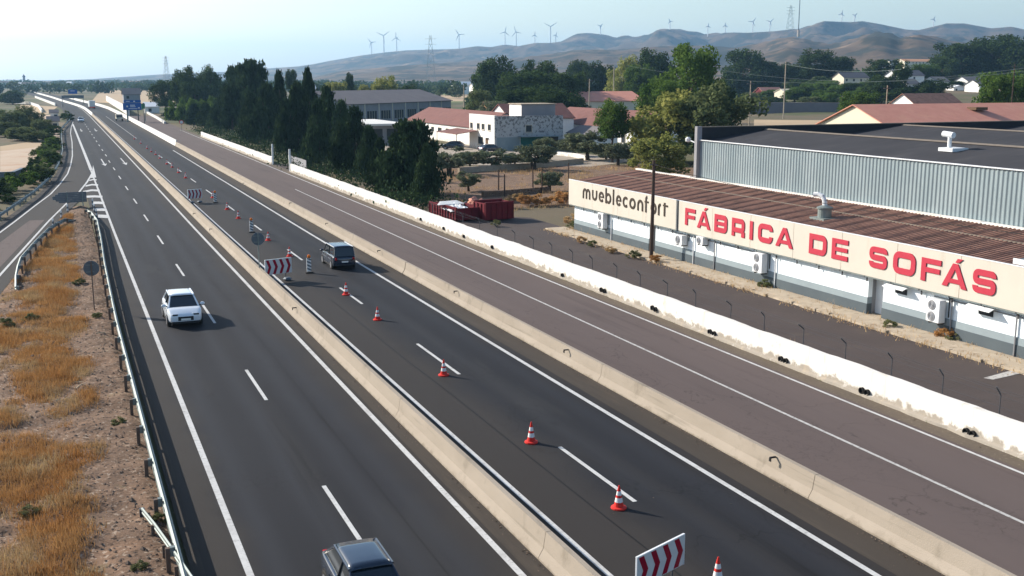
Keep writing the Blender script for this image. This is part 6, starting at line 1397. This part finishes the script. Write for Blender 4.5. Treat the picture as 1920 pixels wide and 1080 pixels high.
TB = [(697, 80, 3.5, 'leftmost small wind turbine on the ridge'), (720, 67, .95, 'second wind turbine from the left, tall with raised blades'), (744, 71, 0, 'third wind turbine from the left'), (861, 65, 3.6, 'wind turbine with a blade hanging, left of the two close ones'), (947, 60, .2, 'left of the two close wind turbines'), (968, 60, -.3, 'right of the two close wind turbines'), (1003, 66, 2.2, 'short turbine peeking over the ridge'), (1032, 50, 1.0, 'turbine left of the antenna hill with V blades'), (1126, 49, .9, 'turbine standing on the antenna hill'), (1256, 40, -.5, 'turbine on the rounded middle hill'), (1327, 49, .1, 'thin turbine tower right of the middle hill'), (1360, 48, .0, 'second thin turbine tower right of the middle hill'), (1411, 41, .6, 'far faint turbine left of the pylon'), (1443, 41, .8, 'far turbine just left of the pylon'), (1578, 26, .2, 'faint turbine on the highest right ridge'), (1602, 29, .8, 'right turbine on the highest right ridge'), (1042, 66, .3, 'small turbine beside the V-blade one'), (1750, 36, .4, 'faint turbine behind the right-hand saddle')]
for i, (u, v, rot, lb) in enumerate(TB): turbine(lb, u, v, rot, (-YAW * .6 + .25 * math.sin(i * 2.1)) - R(20), 1.0)
# ================================================================== pylons, masts, poles and wires
def pylon(label, u, vb, vt, dist, wb, name='pylon'):
    p = atD(u, vb, dist); h_ = atD(u, vt, dist).z - p.z; t = thing(name, label, 'pylon', (p.x, p.y, p.z), YAW * -1)
    r_ = .085 * dist / 700
    for sx in (-1, 1):
        for sy in (-1, 1): MB().cyl((sx * wb, sy * wb, -2), (sx * wb * .18, sy * wb * .18, h_), r_, r_ * .7, 4).build('leg', MT['galvanised'], t)
    n = 6
    for k in range(n):
        z0, z1 = h_ * k / n, h_ * (k + 1) / n; w0, w1 = wb * (1 - .82 * k / n), wb * (1 - .82 * (k + 1) / n)
        for s in (-1, 1): MB().cyl((-w0, s * w0, z0), (w1, s * w1, z1), r_ * .6, r_ * .6, 4).cyl((w0, s * w0, z0), (-w1, s * w1, z1), r_ * .6, r_ * .6, 4).build('brace', MT['galvanised'], t)
    for z in (.68, .80, .92): MB().cyl((-wb * 1.2, 0, h_ * z), (wb * 1.2, 0, h_ * z), r_, r_, 4).build('crossarm', MT['galvanised'], t)
pylon('lattice pylon in front of the right-hand ridge', 1481, 60, 10, 2600, 8); pylon('lattice pylon in the hazy valley left of centre', 808, 150, 66, 1900, 8); pylon('lattice mast above the rounded dark trees at left', 313, 150, 105, 900, 2.2)
p = atD(1497, 60, 2500); t = thing('antenna_mast', 'tall thin mast reaching the top edge of the picture', 'mast', p)
MB().cyl((0, 0, -10), (0, 0, 90), 1.1, .8, 6).build('shaft', MT['steel_dark'], t); MB().box(-2, 2, -2, 2, -10, 4).build('footing', MT['concrete'], t)
for i, (u, v0, v1, d, lb) in enumerate(((1662, 192, 160, 215, 'pale concrete pole right of the pale shed'), (1406, 195, 152, 225, 'pale concrete pole beside the grey-green sparse tree'), (1898, 178, 120, 260, 'dark pole among the trees at the right edge'), (1105, 175, 148, 330, 'thin pole left of the cream gable'), (1151, 145, 125, 460, 'short thin pole in the trees above the salmon roof'), (870, 182, 160, 420, 'thin pole beside the tan field'), (1472, 150, 116, 380, 'far pole in the trees left of the dome-shaped tree'))):
    p = atD(u, v0, d); h_ = atD(u, v1, d).z; t = thing('electricity_pole', lb, 'pole', (p.x, p.y, 0)); MB().cyl((0, 0, 0), (0, 0, max(3, h_)), .13 * d / 220, .10 * d / 220, 6).build('shaft', MT['kerb_stone' if i != 2 else 'pole_wood'], t); MB().box(-.8, .8, -.08, .08, max(3, h_) - .6, max(3, h_) - .45).build('crossarm', MT['steel_dark'], t)
for i, (a, b, sag, lb) in enumerate((((1180, 124, 300), (1960, 122, 250), 4.0, 'upper power line crossing in front of the trees at right'), ((1320, 126, 280), (1960, 128, 245), 3.0, 'lower power line crossing in front of the trees at right'), ((1440, 112, 300), (1690, 130, 262), 1.5, 'power line falling to the right below the dome-shaped tree'))):
    A_, B_ = atD(*a), atD(*b); t = thing('power_line', lb, 'cable', A_)
    MB().tube([A_.lerp(B_, k / 14) - Vector((0, 0, sag * 4 * (k / 14) * (1 - k / 14))) for k in range(15)], .03, 4).build('cable', MT['galvanised'], t, world=True)
A_, B_ = onY(860, 270, 165), onY(1046, 302, 150); t = thing('power_line', 'pale cable dropping across the olive trees', 'cable', A_); MB().tube([A_.lerp(B_, k / 8) - Vector((0, 0, .5 * 4 * (k / 8) * (1 - k / 8))) for k in range(9)], .03, 4).build('cable', MT['galvanised'], t, world=True)
for i, (u, v, h_) in enumerate(((999, 361, 3.0), (1016, 361, 3.0), (946, 370, 2.6), (935, 360, 2.6), (1066, 340, 2.4))):
    p = G(u, v); t = thing('wooden_stake', ('left of a pair of dark stakes in the dry field', 'right of a pair of dark stakes in the dry field', 'thin stake behind the dark red skip', 'second thin stake behind the skips', 'stake near the left end of the sign')[i], 'stake', (p.x, p.y, 0)); MB().cyl((0, 0, 0), (0, 0, h_), .09, .07, 6).build('shaft', MT['pole_wood'], t)
# ================================================================== haze
hz = bpy.data.materials.new('haze'); hz.use_nodes = True; n = hz.node_tree; n.nodes.clear()
o = n.nodes.new('ShaderNodeOutputMaterial'); v = n.nodes.new('ShaderNodeVolumePrincipled')
v.inputs['Color'].default_value = (.36, .66, 1.0, 1); v.inputs['Density'].default_value = HAZE; v.inputs['Anisotropy'].default_value = .3
n.links.new(v.outputs[0], o.inputs['Volume'])
hb = MB().box(-13500, 13500, -6500, 13500, -4, 420).build('haze', hz); tag(hb, 'thin morning haze over the plain', 'haze', kind='stuff')
